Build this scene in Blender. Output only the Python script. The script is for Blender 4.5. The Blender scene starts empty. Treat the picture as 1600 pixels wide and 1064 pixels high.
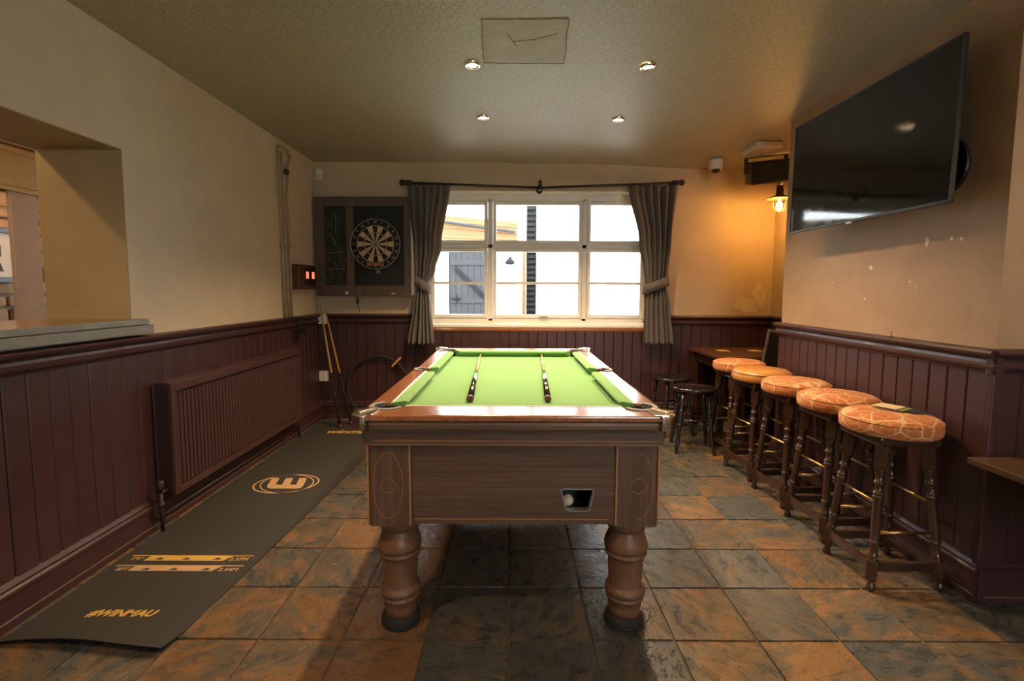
import bpy, bmesh, math, random
from mathutils import Vector, Matrix
R = math.radians
PI = math.pi
C = bpy.context.scene.collection
sc = bpy.context.scene
random.seed(7)

# ------------------------------------------------------------------ camera, world, lights, exposure
cam_d = bpy.data.cameras.new('camera')
cam = bpy.data.objects.new('camera', cam_d); C.objects.link(cam)
cam_d.sensor_width = 36.0; cam_d.lens = 762.4 * 36 / 1600
cam_d.shift_x = -0.5 / 1600; cam_d.shift_y = (515.7 - 532) / 1600
cam_d.clip_start = 0.02
cam.matrix_world = Matrix.Translation((0, 0, 1.22)) @ Matrix.Rotation(R(90 - 4.706), 4, 'X') @ Matrix.Rotation(R(.208), 4, 'Z')
sc.camera = cam

EXPOSURE = 0.64
SKY = 10.0
sc.view_settings.view_transform = 'Standard'; sc.view_settings.look = 'None'
sc.view_settings.exposure = EXPOSURE; sc.view_settings.gamma = 1; sc.view_settings.use_curve_mapping = False
w = bpy.data.worlds.new('overcast_sky'); sc.world = w; w.use_nodes = True
bg = w.node_tree.nodes['Background']; bg.inputs[0].default_value = (0.93, 0.97, 1.0, 1); bg.inputs[1].default_value = SKY

def light(name, kind, loc, energy, color, size=.05, rot=None, **kw):
    d = bpy.data.lights.new(name, kind); d.energy = energy; d.color = color
    if kind in ('POINT', 'SPOT'): d.shadow_soft_size = size
    for k, v in kw.items(): setattr(d, k, v)
    o = bpy.data.objects.new(name, d); C.objects.link(o); o.location = loc
    if rot: o.rotation_euler = rot
    return o
WARM = (1.0, .70, .39)
AMBER = (1.0, .50, .13)
# daylight portal in the window opening (guides sampling of the sky only)
pl = light('window_daylight_portal', 'AREA', (.24, 4.82, 1.5), 1, (1, 1, 1), rot=(R(-90), 0, 0), shape='RECTANGLE', size=2.1)
pl.data.size_y = 1.2
pl.data.cycles.is_portal = True
pl2 = light('fill_window_portal', 'AREA', (1.35, -2.77, 1.52), 1, (1, 1, 1), rot=(R(90), 0, 0), shape='RECTANGLE', size=1.3)  # portal of the added fill window behind the camera
pl2.data.size_y = 1.25; pl2.data.cycles.is_portal = True
DOWN = [(-.213, 2.638), (.704, 2.66), (-.203, 3.423), (.718, 3.438)]
for x, y in DOWN:
    light('downlight_beam', 'SPOT', (x, y, 2.355), 80, WARM, .03, spot_size=R(125), spot_blend=.8)
for x, y in [(-1.2, .5), (.7, -.9), (2.35, .8)]:
    light('rear_fill_spot', 'SPOT', (x, y, 2.355), 46 if x < 0 else 22, WARM, .04, spot_size=R(150), spot_blend=.7)  # unseen fill spots added without fittings; left one set from the hatch shadow
light('wall_lamp_bulb_light', 'POINT', (2.20, 4.10, 1.94), 24, AMBER, .03)
light('bar_room_ceiling_light', 'POINT', (-2.65, 1.35, 2.33), 13, (1, .62, .28), .03)

# ------------------------------------------------------------------ materials
MATS = {}
class NT:
    def __init__(s, name):
        s.m = bpy.data.materials.new(name); s.m.use_nodes = True
        s.t = s.m.node_tree; s.b = s.t.nodes['Principled BSDF']; s.out = s.t.nodes['Material Output']
    def n(s, typ, **kw):
        nd = s.t.nodes.new(typ)
        for k, v in kw.items():
            if k.startswith('i_'): nd.inputs[int(k[2:]) if k[2:].isdigit() else k[2:].replace('_', ' ')].default_value = v
            else: setattr(nd, k, v)
        return nd
    def l(s, a, b): s.t.links.new(a, b)
    def coord(s, kind='Object', scale=(1, 1, 1), rot=(0, 0, 0)):
        if kind == 'World': o = s.n('ShaderNodeNewGeometry').outputs['Position']
        else: o = s.n('ShaderNodeTexCoord').outputs[kind]
        mp = s.n('ShaderNodeMapping'); mp.inputs['Scale'].default_value = scale; mp.inputs['Rotation'].default_value = rot
        s.l(o, mp.inputs[0]); return mp.outputs[0]
    def noise(s, co, scale, detail=4, rough=.55, dist=0):
        nd = s.n('ShaderNodeTexNoise'); nd.inputs['Scale'].default_value = scale; nd.inputs['Detail'].default_value = detail
        nd.inputs['Roughness'].default_value = rough; nd.inputs['Distortion'].default_value = dist
        s.l(co, nd.inputs['Vector']); return nd.outputs['Fac']
    def ramp(s, fac, stops, interp='LINEAR'):
        nd = s.n('ShaderNodeValToRGB'); cr = nd.color_ramp; cr.interpolation = interp
        while len(cr.elements) < len(stops): cr.elements.new(.5)
        for e, (p, c) in zip(cr.elements, stops):
            e.position = p; e.color = (c, c, c, 1) if isinstance(c, (int, float)) else (*c, 1)
        s.l(fac, nd.inputs[0]); return nd.outputs[0]
    def mix(s, fac, a, b, mode='MIX'):
        nd = s.n('ShaderNodeMix'); nd.data_type = 'RGBA'; nd.blend_type = mode
        for v, i in ((fac, 0), (a, 6), (b, 7)):
            if isinstance(v, (int, float)): nd.inputs[i].default_value = v
            elif isinstance(v, tuple): nd.inputs[i].default_value = (*v, 1)
            else: s.l(v, nd.inputs[i])
        return nd.outputs[2]
    def math(s, op, a, b=0., clamp=False):
        nd = s.n('ShaderNodeMath'); nd.operation = op; nd.use_clamp = clamp
        for v, i in ((a, 0), (b, 1)):
            if isinstance(v, (int, float)): nd.inputs[i].default_value = v
            else: s.l(v, nd.inputs[i])
        return nd.outputs[0]
    def bump(s, h, strength=.3, dist=.01, prev=None):
        nd = s.n('ShaderNodeBump'); nd.inputs['Strength'].default_value = strength; nd.inputs['Distance'].default_value = dist
        s.l(h, nd.inputs['Height'])
        if prev: s.l(prev, nd.inputs['Normal'])
        s.l(nd.outputs[0], s.b.inputs['Normal']); return nd.outputs[0]
    def col(s, v):
        if isinstance(v, tuple): s.b.inputs['Base Color'].default_value = (*v, 1)
        else: s.l(v, s.b.inputs['Base Color'])
    def set(s, **kw):
        for k, v in kw.items():
            i = s.b.inputs[k.replace('_', ' ')]
            if hasattr(v, 'node'): s.l(v, i)
            else: i.default_value = v
        return s

def plain(name, c, rough=.5, metal=0, var=.15, scale=12, bump=0, bscale=80, coat=0, spec=.5):
    k = NT(name); co = k.coord('World')
    f = k.noise(co, scale, 5)
    k.col(k.mix(f, tuple(x * (1 - var) for x in c), tuple(min(1, x * (1 + var)) for x in c)))
    k.set(Roughness=rough, Metallic=metal, Coat_Weight=coat, Coat_Roughness=.1, Specular_IOR_Level=spec)
    if bump: k.bump(k.noise(co, bscale, 3), bump, .004)
    MATS[name] = k.m; return k.m

def plaster(name, c, c2, scale=1.6):
    k = NT(name); co = k.coord('World')
    f = k.ramp(k.noise(co, scale, 6, .6), [(.3, 0), (.7, 1)])
    base = k.mix(f, c, c2)
    st = k.ramp(k.noise(co, 5, 8, .7), [(.35, .91), (.6, 1.0)])
    k.col(k.mix(1.0, base, st, 'MULTIPLY')); k.set(Roughness=.6)
    n1 = k.bump(k.noise(co, 3, 3), .35, .03)
    k.bump(k.noise(co, 160, 3), .12, .002, n1)
    MATS[name] = k.m; return k.m

def wood(name, c1, c2, axis='Z', rough=.35, coat=0., scale=1., coords='Object', bump=.08):
    k = NT(name)
    s = {'X': (.6, 9, 9), 'Y': (9, .6, 9), 'Z': (9, 9, .6)}[axis]
    co = k.coord(coords, tuple(v * scale for v in s))
    n1 = k.noise(co, 2.2, 6, .6, .6)
    co2 = k.coord(coords, tuple(v * scale * (6 if v > 1 else 2) for v in s))
    n2 = k.noise(co2, 3, 4, .7)
    f = k.ramp(n1, [(.3, 0), (.5, .45), (.72, 1)])
    base = k.mix(f, c1, c2)
    dk = k.ramp(n2, [(.35, .62), (.55, 1.0)])
    k.col(k.mix(1.0, base, dk, 'MULTIPLY'))
    k.set(Roughness=rough, Coat_Weight=coat, Coat_Roughness=.12)
    if bump: k.bump(n2, bump, .002)
    MATS[name] = k.m; return k.m

def emis(name, c, strength):
    k = NT(name); k.col((.02, .02, .02)); k.b.inputs['Emission Color'].default_value = (*c, 1); k.b.inputs['Emission Strength'].default_value = strength
    MATS[name] = k.m; return k.m

plaster('plaster_cream', (.58, .495, .37), (.63, .54, .41))
plaster('plaster_back', (.48, .375, .235), (.54, .42, .27))
plaster('plaster_tan', (.40, .255, .145), (.47, .305, .18), 2.2)
plaster('plaster_jamb', (.38, .30, .16), (.43, .34, .185))
plaster('bare_plaster', (.56, .46, .30), (.66, .56, .4), 20)
plain('filler_white', (.72, .66, .58), .7)
plain('outdoor_white', (.80, .80, .80), .8, var=.03)
plain('outdoor_grey', (.045, .047, .052), .9, var=.1, spec=.1)
plain('outdoor_dark', (.018, .019, .021), .9, var=.2, spec=.1)
plain('outdoor_ground', (.35, .34, .32), .9)
wood('cedar', (.16, .08, .028), (.22, .12, .045), 'X', .7, scale=.4)
plain('stone', (.30, .19, .105), .9, var=.5, scale=9, bump=.8, bscale=25)
plain('mortar', (.20, .16, .11), .95, var=.3, bump=.5)
# maroon gloss paint on the panelling
k = NT('maroon_paint'); co = k.coord('World')
f = k.noise(co, 4, 6, .6)
base = k.mix(f, (.043, .0165, .0185), (.060, .0255, .0265))
chip = k.ramp(k.noise(co, 70, 4, .8), [(.74, 0), (.78, 1)])
k.col(k.mix(k.math('MULTIPLY', chip, .35), base, (.25, .17, .14)))
k.set(Roughness=k.ramp(k.noise(co, 14, 5), [(.3, .30), (.7, .5)]))
k.bump(k.noise(k.coord('World', (60, 60, 4)), 3, 3), .12, .002); MATS['maroon_paint'] = k.m
plain('maroon_dark', (.022, .010, .010), .6)
plain('worn_edge', (.13, .07, .04), .7, var=.5, scale=60)
plain('radiator_paint', (.060, .027, .025), .42, var=.12, bump=.05)
plain('cream_pipe', (.36, .27, .16), .5)
plain('window_white', (.80, .76, .69), .4, var=.06)
plain('white_plastic', (.72, .66, .58), .4, var=.05)
plain('black_plastic', (.012, .012, .013), .35)
plain('black_rubber', (.016, .015, .014), .8, bump=.2)
plain('black_iron', (.014, .013, .013), .45)
plain('black_felt', (.018, .021, .02), .9, bump=.4, bscale=300)
plain('dark_grey_metal', (.05, .05, .05), .45, .6)
plain('grey_metal', (.32, .33, .33), .4, .7)
plain('pocket_grey', (.20, .20, .19), .5)
plain('chrome', (.86, .84, .80), .20, 1, var=.04)
plain('brass', (.55, .36, .14), .3, 1)
plain('counter_grey', (.20, .20, .19), .45, .2, var=.25, scale=25)
wood('counter_wood', (.22, .10, .03), (.36, .17, .05), 'Y', .22, .4)
plain('ball_ivory', (.78, .68, .50), .15, coat=.5, var=.05)
plain('chalk_faint', (.20, .21, .175), .9, var=.4, scale=60)
plain('chalk_white', (.75, .72, .66), .9)
wood('mahogany', (.30, .105, .038), (.40, .155, .060), 'Y', .26, .9, .5)
wood('mahogany_across', (.30, .105, .038), (.40, .155, .060), 'X', .26, .9, .5)
wood('walnut_across', (.095, .053, .034), (.150, .090, .060), 'X', .38, .1, .7)
wood('walnut_upright', (.103, .056, .034), (.158, .094, .061), 'Z', .38, .1, .8)
wood('walnut_side', (.095, .053, .034), (.150, .090, .060), 'Y', .38, .1, .7)
wood('leg_wood', (.155, .078, .042), (.20, .102, .056), 'Z', .46, .05, .5)
plain('inlay', (.36, .17, .06), .45, var=.2)
wood('stool_wood', (.034, .015, .009), (.060, .028, .016), 'Z', .28, .35)
wood('dark_oak', (.07, .035, .018), (.115, .06, .03), 'Y', .35, .3)
wood('alcove_wood', (.09, .035, .016), (.13, .055, .025), 'X', .35, .3)
wood('cabinet_wood', (.085, .056, .038), (.125, .085, .058), 'Z', .5, 0)
wood('scorebox_wood', (.085, .035, .018), (.12, .05, .026), 'Z', .45, 0)
wood('cue_maple', (.52, .29, .10), (.62, .38, .15), 'Z', .3, .4, .4)
plain('cue_black', (.012, .010, .010), .16, coat=.8)
plain('cue_brown', (.12, .04, .02), .5)
plain('mat_yellow', (.52, .30, .06), .8, var=.25, scale=40)
plain('mat_tan', (.46, .28, .14), .8, var=.25, scale=40)
plain('dart_cream', (.58, .44, .25), .9)
plain('dart_black', (.014, .014, .014), .9)
plain('dart_red', (.36, .05, .03), .9)
plain('dart_green', (.03, .14, .06), .9)
plain('dart_orange', (.55, .20, .10), .8)
plain('steel_wire', (.55, .53, .48), .4, .8)
plain('post_pink', (.80, .63, .48), .6)
plain('gantry_yellow', (.82, .62, .30), .5)
plain('paper_white', (.56, .51, .43), .8)
plain('ink', (.05, .05, .05), .9)
plain('frame_blue_grey', (.06, .075, .085), .5)
emis('lamp_glow', (1, .72, .38), 22)
emis('bulb_glow', (1, .62, .22), 40)
emis('led_red', (1, .07, .03), 5)
# green baize
k = NT('baize'); co = k.coord('World')
k.col(k.mix(k.noise(co, 6, 6, .7), (.130, .305, .080), (.160, .350, .105)))
k.set(Roughness=.95, Sheen_Weight=.30, Sheen_Roughness=.4); k.b.inputs['Sheen Tint'].default_value = (.85, 1, .75, 1)
k.bump(k.noise(co, 600, 2), .1, .001); MATS['baize'] = k.m
# slate tiles: obj.color = (rust plus painted lamplight, brightness, seed)
k = NT('slate'); oi = k.n('ShaderNodeObjectInfo'); sep = k.n('ShaderNodeSeparateColor'); k.l(oi.outputs['Color'], sep.inputs[0])
pos = k.n('ShaderNodeNewGeometry').outputs['Position']
off = k.n('ShaderNodeCombineXYZ'); k.l(k.math('MULTIPLY', sep.outputs[2], 40.), off.inputs[2])
add = k.n('ShaderNodeVectorMath'); add.operation = 'ADD'; k.l(pos, add.inputs[0]); k.l(off.outputs[0], add.inputs[1])
vr = k.n('ShaderNodeVectorRotate'); vr.rotation_type = 'Z_AXIS'; k.l(add.outputs[0], vr.inputs['Vector']); k.l(k.math('MULTIPLY', sep.outputs[2], 6.28), vr.inputs['Angle'])
mp = k.n('ShaderNodeMapping'); mp.inputs['Scale'].default_value = (1, 1.9, 1); k.l(vr.outputs[0], mp.inputs[0]); co = mp.outputs[0]
big = k.noise(co, 3.6, 5, .55, .9); mid = k.noise(co, 15, 7, .65, .5); fine = k.noise(co, 70, 5, .7)
grey = k.mix(k.ramp(mid, [(.3, 0), (.7, 1)]), (.050, .054, .056), (.115, .112, .102))
brown = k.mix(fine, (.105, .078, .050), (.165, .12, .076))
rust_lit = k.mix(mid, (.180, .092, .038), (.27, .145, .064))
v = k.math('ADD', k.math('ADD', k.math('MULTIPLY', big, .85), k.math('MULTIPLY', mid, .5)), k.math('MULTIPLY', k.math('SUBTRACT', sep.outputs[0], .5), .48))
f1 = k.ramp(v, [(.58, 0), (.68, 1)]); f2 = k.ramp(v, [(.73, 0), (.80, 1)])
base = k.mix(f2, k.mix(f1, grey, brown), rust_lit)
vein = k.ramp(k.noise(co, 14, 7, .75, 1.4), [(.45, 1), (.5, .68), (.54, 1)])
base = k.mix(1., base, vein, 'MULTIPLY')
br = k.n('ShaderNodeCombineXYZ'); [k.l(sep.outputs[1], br.inputs[i]) for i in range(3)]
base = k.mix(1., base, br.outputs[0], 'MULTIPLY')
k.col(base); k.set(Roughness=k.ramp(mid, [(.3, .20), (.7, .40)]))
n1 = k.bump(big, .35, .012); n2 = k.bump(k.ramp(mid, [(.42, 0), (.46, .5), (.55, .55), (.59, 1)]), .5, .005, n1); k.bump(fine, .25, .003, n2)
MATS['slate'] = k.m
plain('grout', (.10, .075, .05), .9, var=.4, scale=30, bump=.3)
# dart mat rubber
k = NT('mat_rubber'); co = k.coord('World')
f = k.noise(co, 3, 6, .6); base = k.mix(f, (.026, .0245, .022), (.040, .037, .032))
sp = k.ramp(k.noise(co, 45, 3, .5), [(.765, 0), (.79, 1)])
k.col(k.mix(k.math('MULTIPLY', sp, .5), base, (.3, .24, .15))); k.set(Roughness=.62)
k.bump(k.noise(co, 400, 2), .25, .001); MATS['mat_rubber'] = k.m
# embossed ceiling paper
k = NT('ceiling_paper'); co = k.coord('World')
vo = k.n('ShaderNodeTexVoronoi'); vo.inputs['Scale'].default_value = 22; vo.feature = 'SMOOTH_F1'; vo.inputs['Randomness'].default_value = .12
mpp = k.coord('World', (1, .72, 0.001), (0, 0, R(0))); k.l(mpp, vo.inputs['Vector'])
ring = k.math('SINE', k.math('MULTIPLY', vo.outputs['Distance'], 28.))
dark = k.ramp(ring, [(.0, .83), (.5, 1)])
st = k.mix(k.noise(co, 1.3, 6, .6), (.42, .375, .285), (.48, .43, .33))
k.col(k.mix(1., st, dark, 'MULTIPLY')); k.set(Roughness=.50, Specular_IOR_Level=.6)
n1 = k.bump(ring, .12, .003); n2 = k.bump(k.noise(co, 2.5, 3), .3, .02, n1); k.bump(k.noise(co, 120, 4), .25, .003, n2)
MATS['ceiling_paper'] = k.m
plaster('ceiling_patch', (.36, .318, .24), (.45, .40, .305), 14)
# upholstery: orange velvet with pale lines
k = NT('velvet'); co = k.coord('World', (1, 1, 1.3))
vo = k.n('ShaderNodeTexVoronoi'); vo.feature = 'DISTANCE_TO_EDGE'; vo.inputs['Scale'].default_value = 18; wv = k.n('ShaderNodeTexNoise'); wv.inputs['Scale'].default_value = 7; k.l(co, wv.inputs['Vector']); av = k.n('ShaderNodeVectorMath'); av.operation = 'MULTIPLY_ADD'; k.l(wv.outputs['Color'], av.inputs[0]); av.inputs[1].default_value = (.06, .06, .06); k.l(co, av.inputs[2]); k.l(av.outputs[0], vo.inputs['Vector'])
v2 = k.n('ShaderNodeTexVoronoi'); v2.feature = 'DISTANCE_TO_EDGE'; v2.inputs['Scale'].default_value = 10.5; v2.inputs['Randomness'].default_value = .8; k.l(av.outputs[0], v2.inputs['Vector'])
ln = k.math('MAXIMUM', k.ramp(vo.outputs['Distance'], [(.025, .5), (.045, 0)]), k.ramp(v2.outputs['Distance'], [(.03, .9), (.05, 0)]))
ln = k.math('MULTIPLY', ln, k.ramp(k.noise(co, 8, 3), [(.3, .45), (.55, 1)]))
base = k.mix(k.noise(co, 9, 5, .7), (.34, .092, .022), (.50, .155, .042))
lc = k.mix(k.noise(co, 6, 3), (.62, .36, .13), (.60, .45, .28))
k.col(k.mix(ln, base, lc)); k.set(Roughness=.8, Sheen_Weight=.15); k.b.inputs['Sheen Tint'].default_value = (1, .6, .35, 1)
k.bump(ln, .3, .004); MATS['velvet'] = k.m
plain('tan_leather', (.46, .205, .055), .36, var=.15, scale=6, bump=.15, bscale=120, coat=.1)
# curtain cloth
k = NT('curtain_cloth'); co = k.coord('World')
k.col(k.mix(k.noise(k.coord('World', (1, 1, .15)), 30, 5), (.130, .116, .108), (.205, .178, .160)))
k.set(Roughness=.55, Sheen_Weight=.3); k.bump(k.noise(co, 500, 2), .15, .001)
tr = k.n('ShaderNodeBsdfTranslucent'); tr.inputs[0].default_value = (.42, .29, .20, 1)
mx = k.n('ShaderNodeMixShader'); mx.inputs[0].default_value = .32
k.l(k.b.outputs[0], mx.inputs[1]); k.l(tr.outputs[0], mx.inputs[2]); k.l(mx.outputs[0], k.out.inputs[0]); MATS['curtain_cloth'] = k.m
# glass
def glassy(name, tint, rough=.02):
    k = NT(name); t = k.n('ShaderNodeBsdfTransparent'); t.inputs[0].default_value = (*tint, 1)
    g = k.n('ShaderNodeBsdfGlossy'); g.inputs['Roughness'].default_value = rough
    fr = k.n('ShaderNodeFresnel'); fr.inputs[0].default_value = 1.45; mx = k.n('ShaderNodeMixShader')
    k.l(fr.outputs[0], mx.inputs[0]); k.l(t.outputs[0], mx.inputs[1]); k.l(g.outputs[0], mx.inputs[2]); k.l(mx.outputs[0], k.out.inputs[0]); MATS[name] = k.m
glassy('window_glass', (.97, .98, .97)); glassy('lamp_glass', (1, .93, .8))
# tv screen: dark gloss with dusty smears
k = NT('tv_screen'); co = k.coord('World')
k.col((.008, .008, .009))
k.set(Roughness=k.ramp(k.noise(co, 5, 6, .7), [(.4, .035), (.75, .16)]), Specular_IOR_Level=.5); MATS['tv_screen'] = k.m
# chalkboard
k = NT('chalkboard'); co = k.coord('World', (1, 1, .35))
f = k.ramp(k.noise(co, 40, 6, .7, 1.5), [(.56, 0), (.66, 1)])
k.col(k.mix(k.math('MULTIPLY', f, .42), (.022, .024, .022), (.30, .31, .25))); k.set(Roughness=.9); MATS['chalkboard'] = k.m

# ------------------------------------------------------------------ mesh helpers
class MB:
    def __init__(s): s.bm = bmesh.new(); s.mats = []
    def mi(s, m):
        if m is None: return 0
        if m not in s.mats: s.mats.append(m)
        return s.mats.index(m)
    def faces(s, fs, m, smooth=False):
        i = s.mi(m)
        for f in fs: f.material_index = i; f.smooth = smooth
        return s
    def box(s, x0, x1, y0, y1, z0, z1, m=None, M=None):
        vs = [s.bm.verts.new(Vector(p)) for p in [(x0,y0,z0),(x1,y0,z0),(x1,y1,z0),(x0,y1,z0),(x0,y0,z1),(x1,y0,z1),(x1,y1,z1),(x0,y1,z1)]]
        if M is not None:
            for v in vs: v.co = M @ v.co
        fs = [s.bm.faces.new([vs[i] for i in q]) for q in [(3,2,1,0),(4,5,6,7),(0,1,5,4),(1,2,6,5),(2,3,7,6),(3,0,4,7)]]
        return s.faces(fs, m)
    def poly(s, pts, z0, z1, m=None, M=None, smooth=False):  # plan polygon (ccw) extruded in z
        n = len(pts); lo = [s.bm.verts.new((x, y, z0)) for x, y in pts]; hi = [s.bm.verts.new((x, y, z1)) for x, y in pts]
        if M is not None:
            for v in lo + hi: v.co = M @ v.co
        fs = [s.bm.faces.new(hi), s.bm.faces.new(lo[::-1])]
        sd = [s.bm.faces.new([lo[i], lo[(i+1) % n], hi[(i+1) % n], hi[i]]) for i in range(n)]
        s.faces(fs, m); return s.faces(sd, m, smooth)
    def lathe(s, prof, m=None, seg=16, M=None, smooth=True, cap=True):  # [(r,z)]
        rings = []
        for r, z in prof:
            ring = [s.bm.verts.new((r*math.cos(2*PI*i/seg), r*math.sin(2*PI*i/seg), z)) for i in range(seg)]
            if M is not None:
                for v in ring: v.co = M @ v.co
            rings.append(ring)
        fs = []
        for a, b in zip(rings, rings[1:]):
            for i in range(seg): fs.append(s.bm.faces.new([a[i], a[(i+1) % seg], b[(i+1) % seg], b[i]]))
        s.faces(fs, m, smooth)
        if cap: s.faces([s.bm.faces.new(rings[0][::-1]), s.bm.faces.new(rings[-1])], m)
        return s
    def rod(s, a, b, r, m=None, seg=10, r2=None):
        a, b = Vector(a), Vector(b); d = b - a; q = d.to_track_quat('Z', 'Y').to_matrix().to_4x4()
        return s.lathe([(r, 0), (r if r2 is None else r2, d.length)], m, seg, Matrix.Translation(a) @ q)
    def tube(s, pts, r, m=None, seg=8, closed=False):
        pts = [Vector(p) for p in pts]; n = len(pts); rings = []
        up = Vector((.13, .31, .94)).normalized()
        for i, p in enumerate(pts):
            t = (pts[(i+1) % n] - pts[i-1]) if closed else (pts[min(i+1, n-1)] - pts[max(i-1, 0)])
            t.normalize(); u = t.cross(up)
            if u.length < .05: u = t.cross(Vector((1, 0, 0)))
            u.normalize(); v = t.cross(u)
            rings.append([s.bm.verts.new(p + (u*math.cos(2*PI*k/seg) + v*math.sin(2*PI*k/seg))*r) for k in range(seg)])
        fs = []
        for i in range(n if closed else n-1):
            a, b = rings[i], rings[(i+1) % n]
            for k in range(seg): fs.append(s.bm.faces.new([a[k], a[(k+1) % seg], b[(k+1) % seg], b[k]]))
        s.faces(fs, m, True)
        if not closed: s.faces([s.bm.faces.new(rings[0][::-1]), s.bm.faces.new(rings[-1])], m)
        return s
    def sphere(s, c, r, m=None, seg=16, sz=1.):
        prof = [(max(1e-4, r*math.sin(PI*i/10)), -r*sz*math.cos(PI*i/10)) for i in range(11)]
        return s.lathe(prof, m, seg, Matrix.Translation(c))
    def prof_x(s, prof, x0, x1, m=None):  # (y,z) profile closed, extruded along x
        n = len(prof); a = [s.bm.verts.new((x0, y, z)) for y, z in prof]; b = [s.bm.verts.new((x1, y, z)) for y, z in prof]
        fs = [s.bm.faces.new([a[i], a[(i+1) % n], b[(i+1) % n], b[i]]) for i in range(n)] + [s.bm.faces.new(a[::-1]), s.bm.faces.new(b)]
        return s.faces(fs, m)
    def build(s, name, parent=None, m=None, M=None, bevel=0, bseg=2, autosmooth=False, kind=None):
        bmesh.ops.recalc_face_normals(s.bm, faces=s.bm.faces)
        me = bpy.data.meshes.new(name); s.bm.to_mesh(me); s.bm.free()
        for q in ([m] if not s.mats else [q or m for q in s.mats]): me.materials.append(MATS[q])
        return link(name, me, parent, M, bevel, bseg, kind)
def link(name, me, parent=None, M=None, bevel=0, bseg=2, kind=None):
    o = bpy.data.objects.new(name, me); C.objects.link(o)
    if parent: o.parent = parent
    if M is not None: o.matrix_local = M
    if bevel:
        b = o.modifiers.new('bevel', 'BEVEL'); b.width = bevel; b.segments = bseg; b.limit_method = 'ANGLE'; b.angle_limit = R(35)
    if kind: o['kind'] = kind
    return o
def bx(name, parent, dims, m, bevel=0, kind=None, M=None): return MB().box(*dims).build(name, parent, m, M, bevel, 2, kind=kind)
def tag(o, label, cat, group=None):
    o['label'] = label; o['category'] = cat
    if group: o['group'] = group
    return o
def thing(name, label, cat, loc=(0, 0, 0), rz=0, group=None, M=None):
    o = bpy.data.objects.new(name, None); C.objects.link(o); o.empty_display_size = .05
    o.location = loc; o.rotation_euler = (0, 0, rz)
    if M is not None: o.matrix_world = M
    return tag(o, label, cat, group)
def dup(root, loc=None, rz=None, label=None):
    def cp(o, p):
        c = o.copy(); C.objects.link(c); c.parent = p
        for ch in [q for q in kids.get(o.name, [])]: cp(ch, c)
        return c
    kids = {}
    for q in C.objects:
        if q.parent: kids.setdefault(q.parent.name, []).append(q)
    c = cp(root, None)
    if loc is not None: c.location = loc
    if rz is not None: c.rotation_euler = (0, 0, rz)
    if label: c['label'] = label
    return c
def arc(cx, cy, r, a0, a1, n=10): return [(cx + r*math.cos(a0 + (a1-a0)*i/n), cy + r*math.sin(a0 + (a1-a0)*i/n)) for i in range(n+1)]
def text_mesh(txt, size, m, name, parent, M, extrude=.0006, shear=0., offset=0., space=1., align='CENTER'):
    cu = bpy.data.curves.new(name, 'FONT'); cu.body = txt; cu.size = size; cu.extrude = extrude; cu.shear = shear; cu.offset = offset
    cu.align_x = align; cu.align_y = 'CENTER'; cu.space_character = space; cu.resolution_u = 3
    t = bpy.data.objects.new(name, cu); C.objects.link(t)
    dg = bpy.context.evaluated_depsgraph_get(); me = bpy.data.meshes.new_from_object(t.evaluated_get(dg))
    bpy.data.objects.remove(t); me.materials.clear(); me.materials.append(MATS[m])
    return link(name, me, parent, M)
def lookM(loc, xdir, zdir):
    x = Vector(xdir).normalized(); z = Vector(zdir).normalized(); y = z.cross(x)
    M = Matrix((x, y, z)).transposed().to_4x4(); M.translation = Vector(loc); return M

# ------------------------------------------------------------------ the room shell
ZC = 2.387
floor = bx('floor', None, (-2.3, 3.1, -2.6, 4.75, -.12, -.0055), 'grout', kind='structure')
# slate tiles
PX, PY = .2905, .3025
bm_t = []
for v in range(4):
    mb = MB(); hx, hy, b = PX/2 - .0022, PY/2 - .0022, .003
    rnd = random.Random(v)
    nx = 4
    grid = [[mb.bm.verts.new((-hx + b + (2*hx-2*b)*i/nx, -hy + b + (2*hy-2*b)*j/nx, rnd.uniform(-.0012, .0008))) for j in range(nx+1)] for i in range(nx+1)]
    fs = [mb.bm.faces.new([grid[i][j], grid[i+1][j], grid[i+1][j+1], grid[i][j+1]]) for i in range(nx) for j in range(nx)]
    mb.faces(fs, None, True)
    loop = [grid[i][0] for i in range(nx)] + [grid[nx][j] for j in range(nx)] + [grid[i][nx] for i in range(nx, 0, -1)] + [grid[0][j] for j in range(nx, 0, -1)]
    low = [mb.bm.verts.new((max(-hx, min(hx, q.co.x*1.06 + rnd.uniform(-.0012, .0012))), max(-hy, min(hy, q.co.y*1.06 + rnd.uniform(-.0012, .0012))), -.02)) for q in loop]
    n = len(loop)
    mb.faces([mb.bm.faces.new([low[i], low[(i+1) % n], loop[(i+1) % n], loop[i]]) for i in range(n)], None)
    for q in range(n):
        e = mb.bm.edges.get((loop[q], loop[(q+1) % n]))
        if e: e.smooth = False
    bmesh.ops.recalc_face_normals(mb.bm, faces=mb.bm.faces)
    me = bpy.data.meshes.new('tile'); mb.bm.to_mesh(me); mb.bm.free(); me.materials.append(MATS['slate']); bm_t.append(me)
X0, Y0 = .571, 1.611   # a joint crossing
RUST_LIT = {(-5, -1): .62, (-4, -1): .78, (-5, 0): .66, (-4, 0): .72, (-4, 1): .75, (-5, 1): .6, (-4, 2): .85, (-3, 2): .8, (-4, 3): .8, (-5, 2): .72,
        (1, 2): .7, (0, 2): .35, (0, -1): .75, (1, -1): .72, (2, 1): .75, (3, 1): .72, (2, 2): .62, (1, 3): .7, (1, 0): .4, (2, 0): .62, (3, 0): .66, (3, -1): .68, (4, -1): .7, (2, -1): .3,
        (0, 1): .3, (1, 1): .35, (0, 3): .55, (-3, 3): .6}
DIM = {}
rt = random.Random(11)
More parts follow.
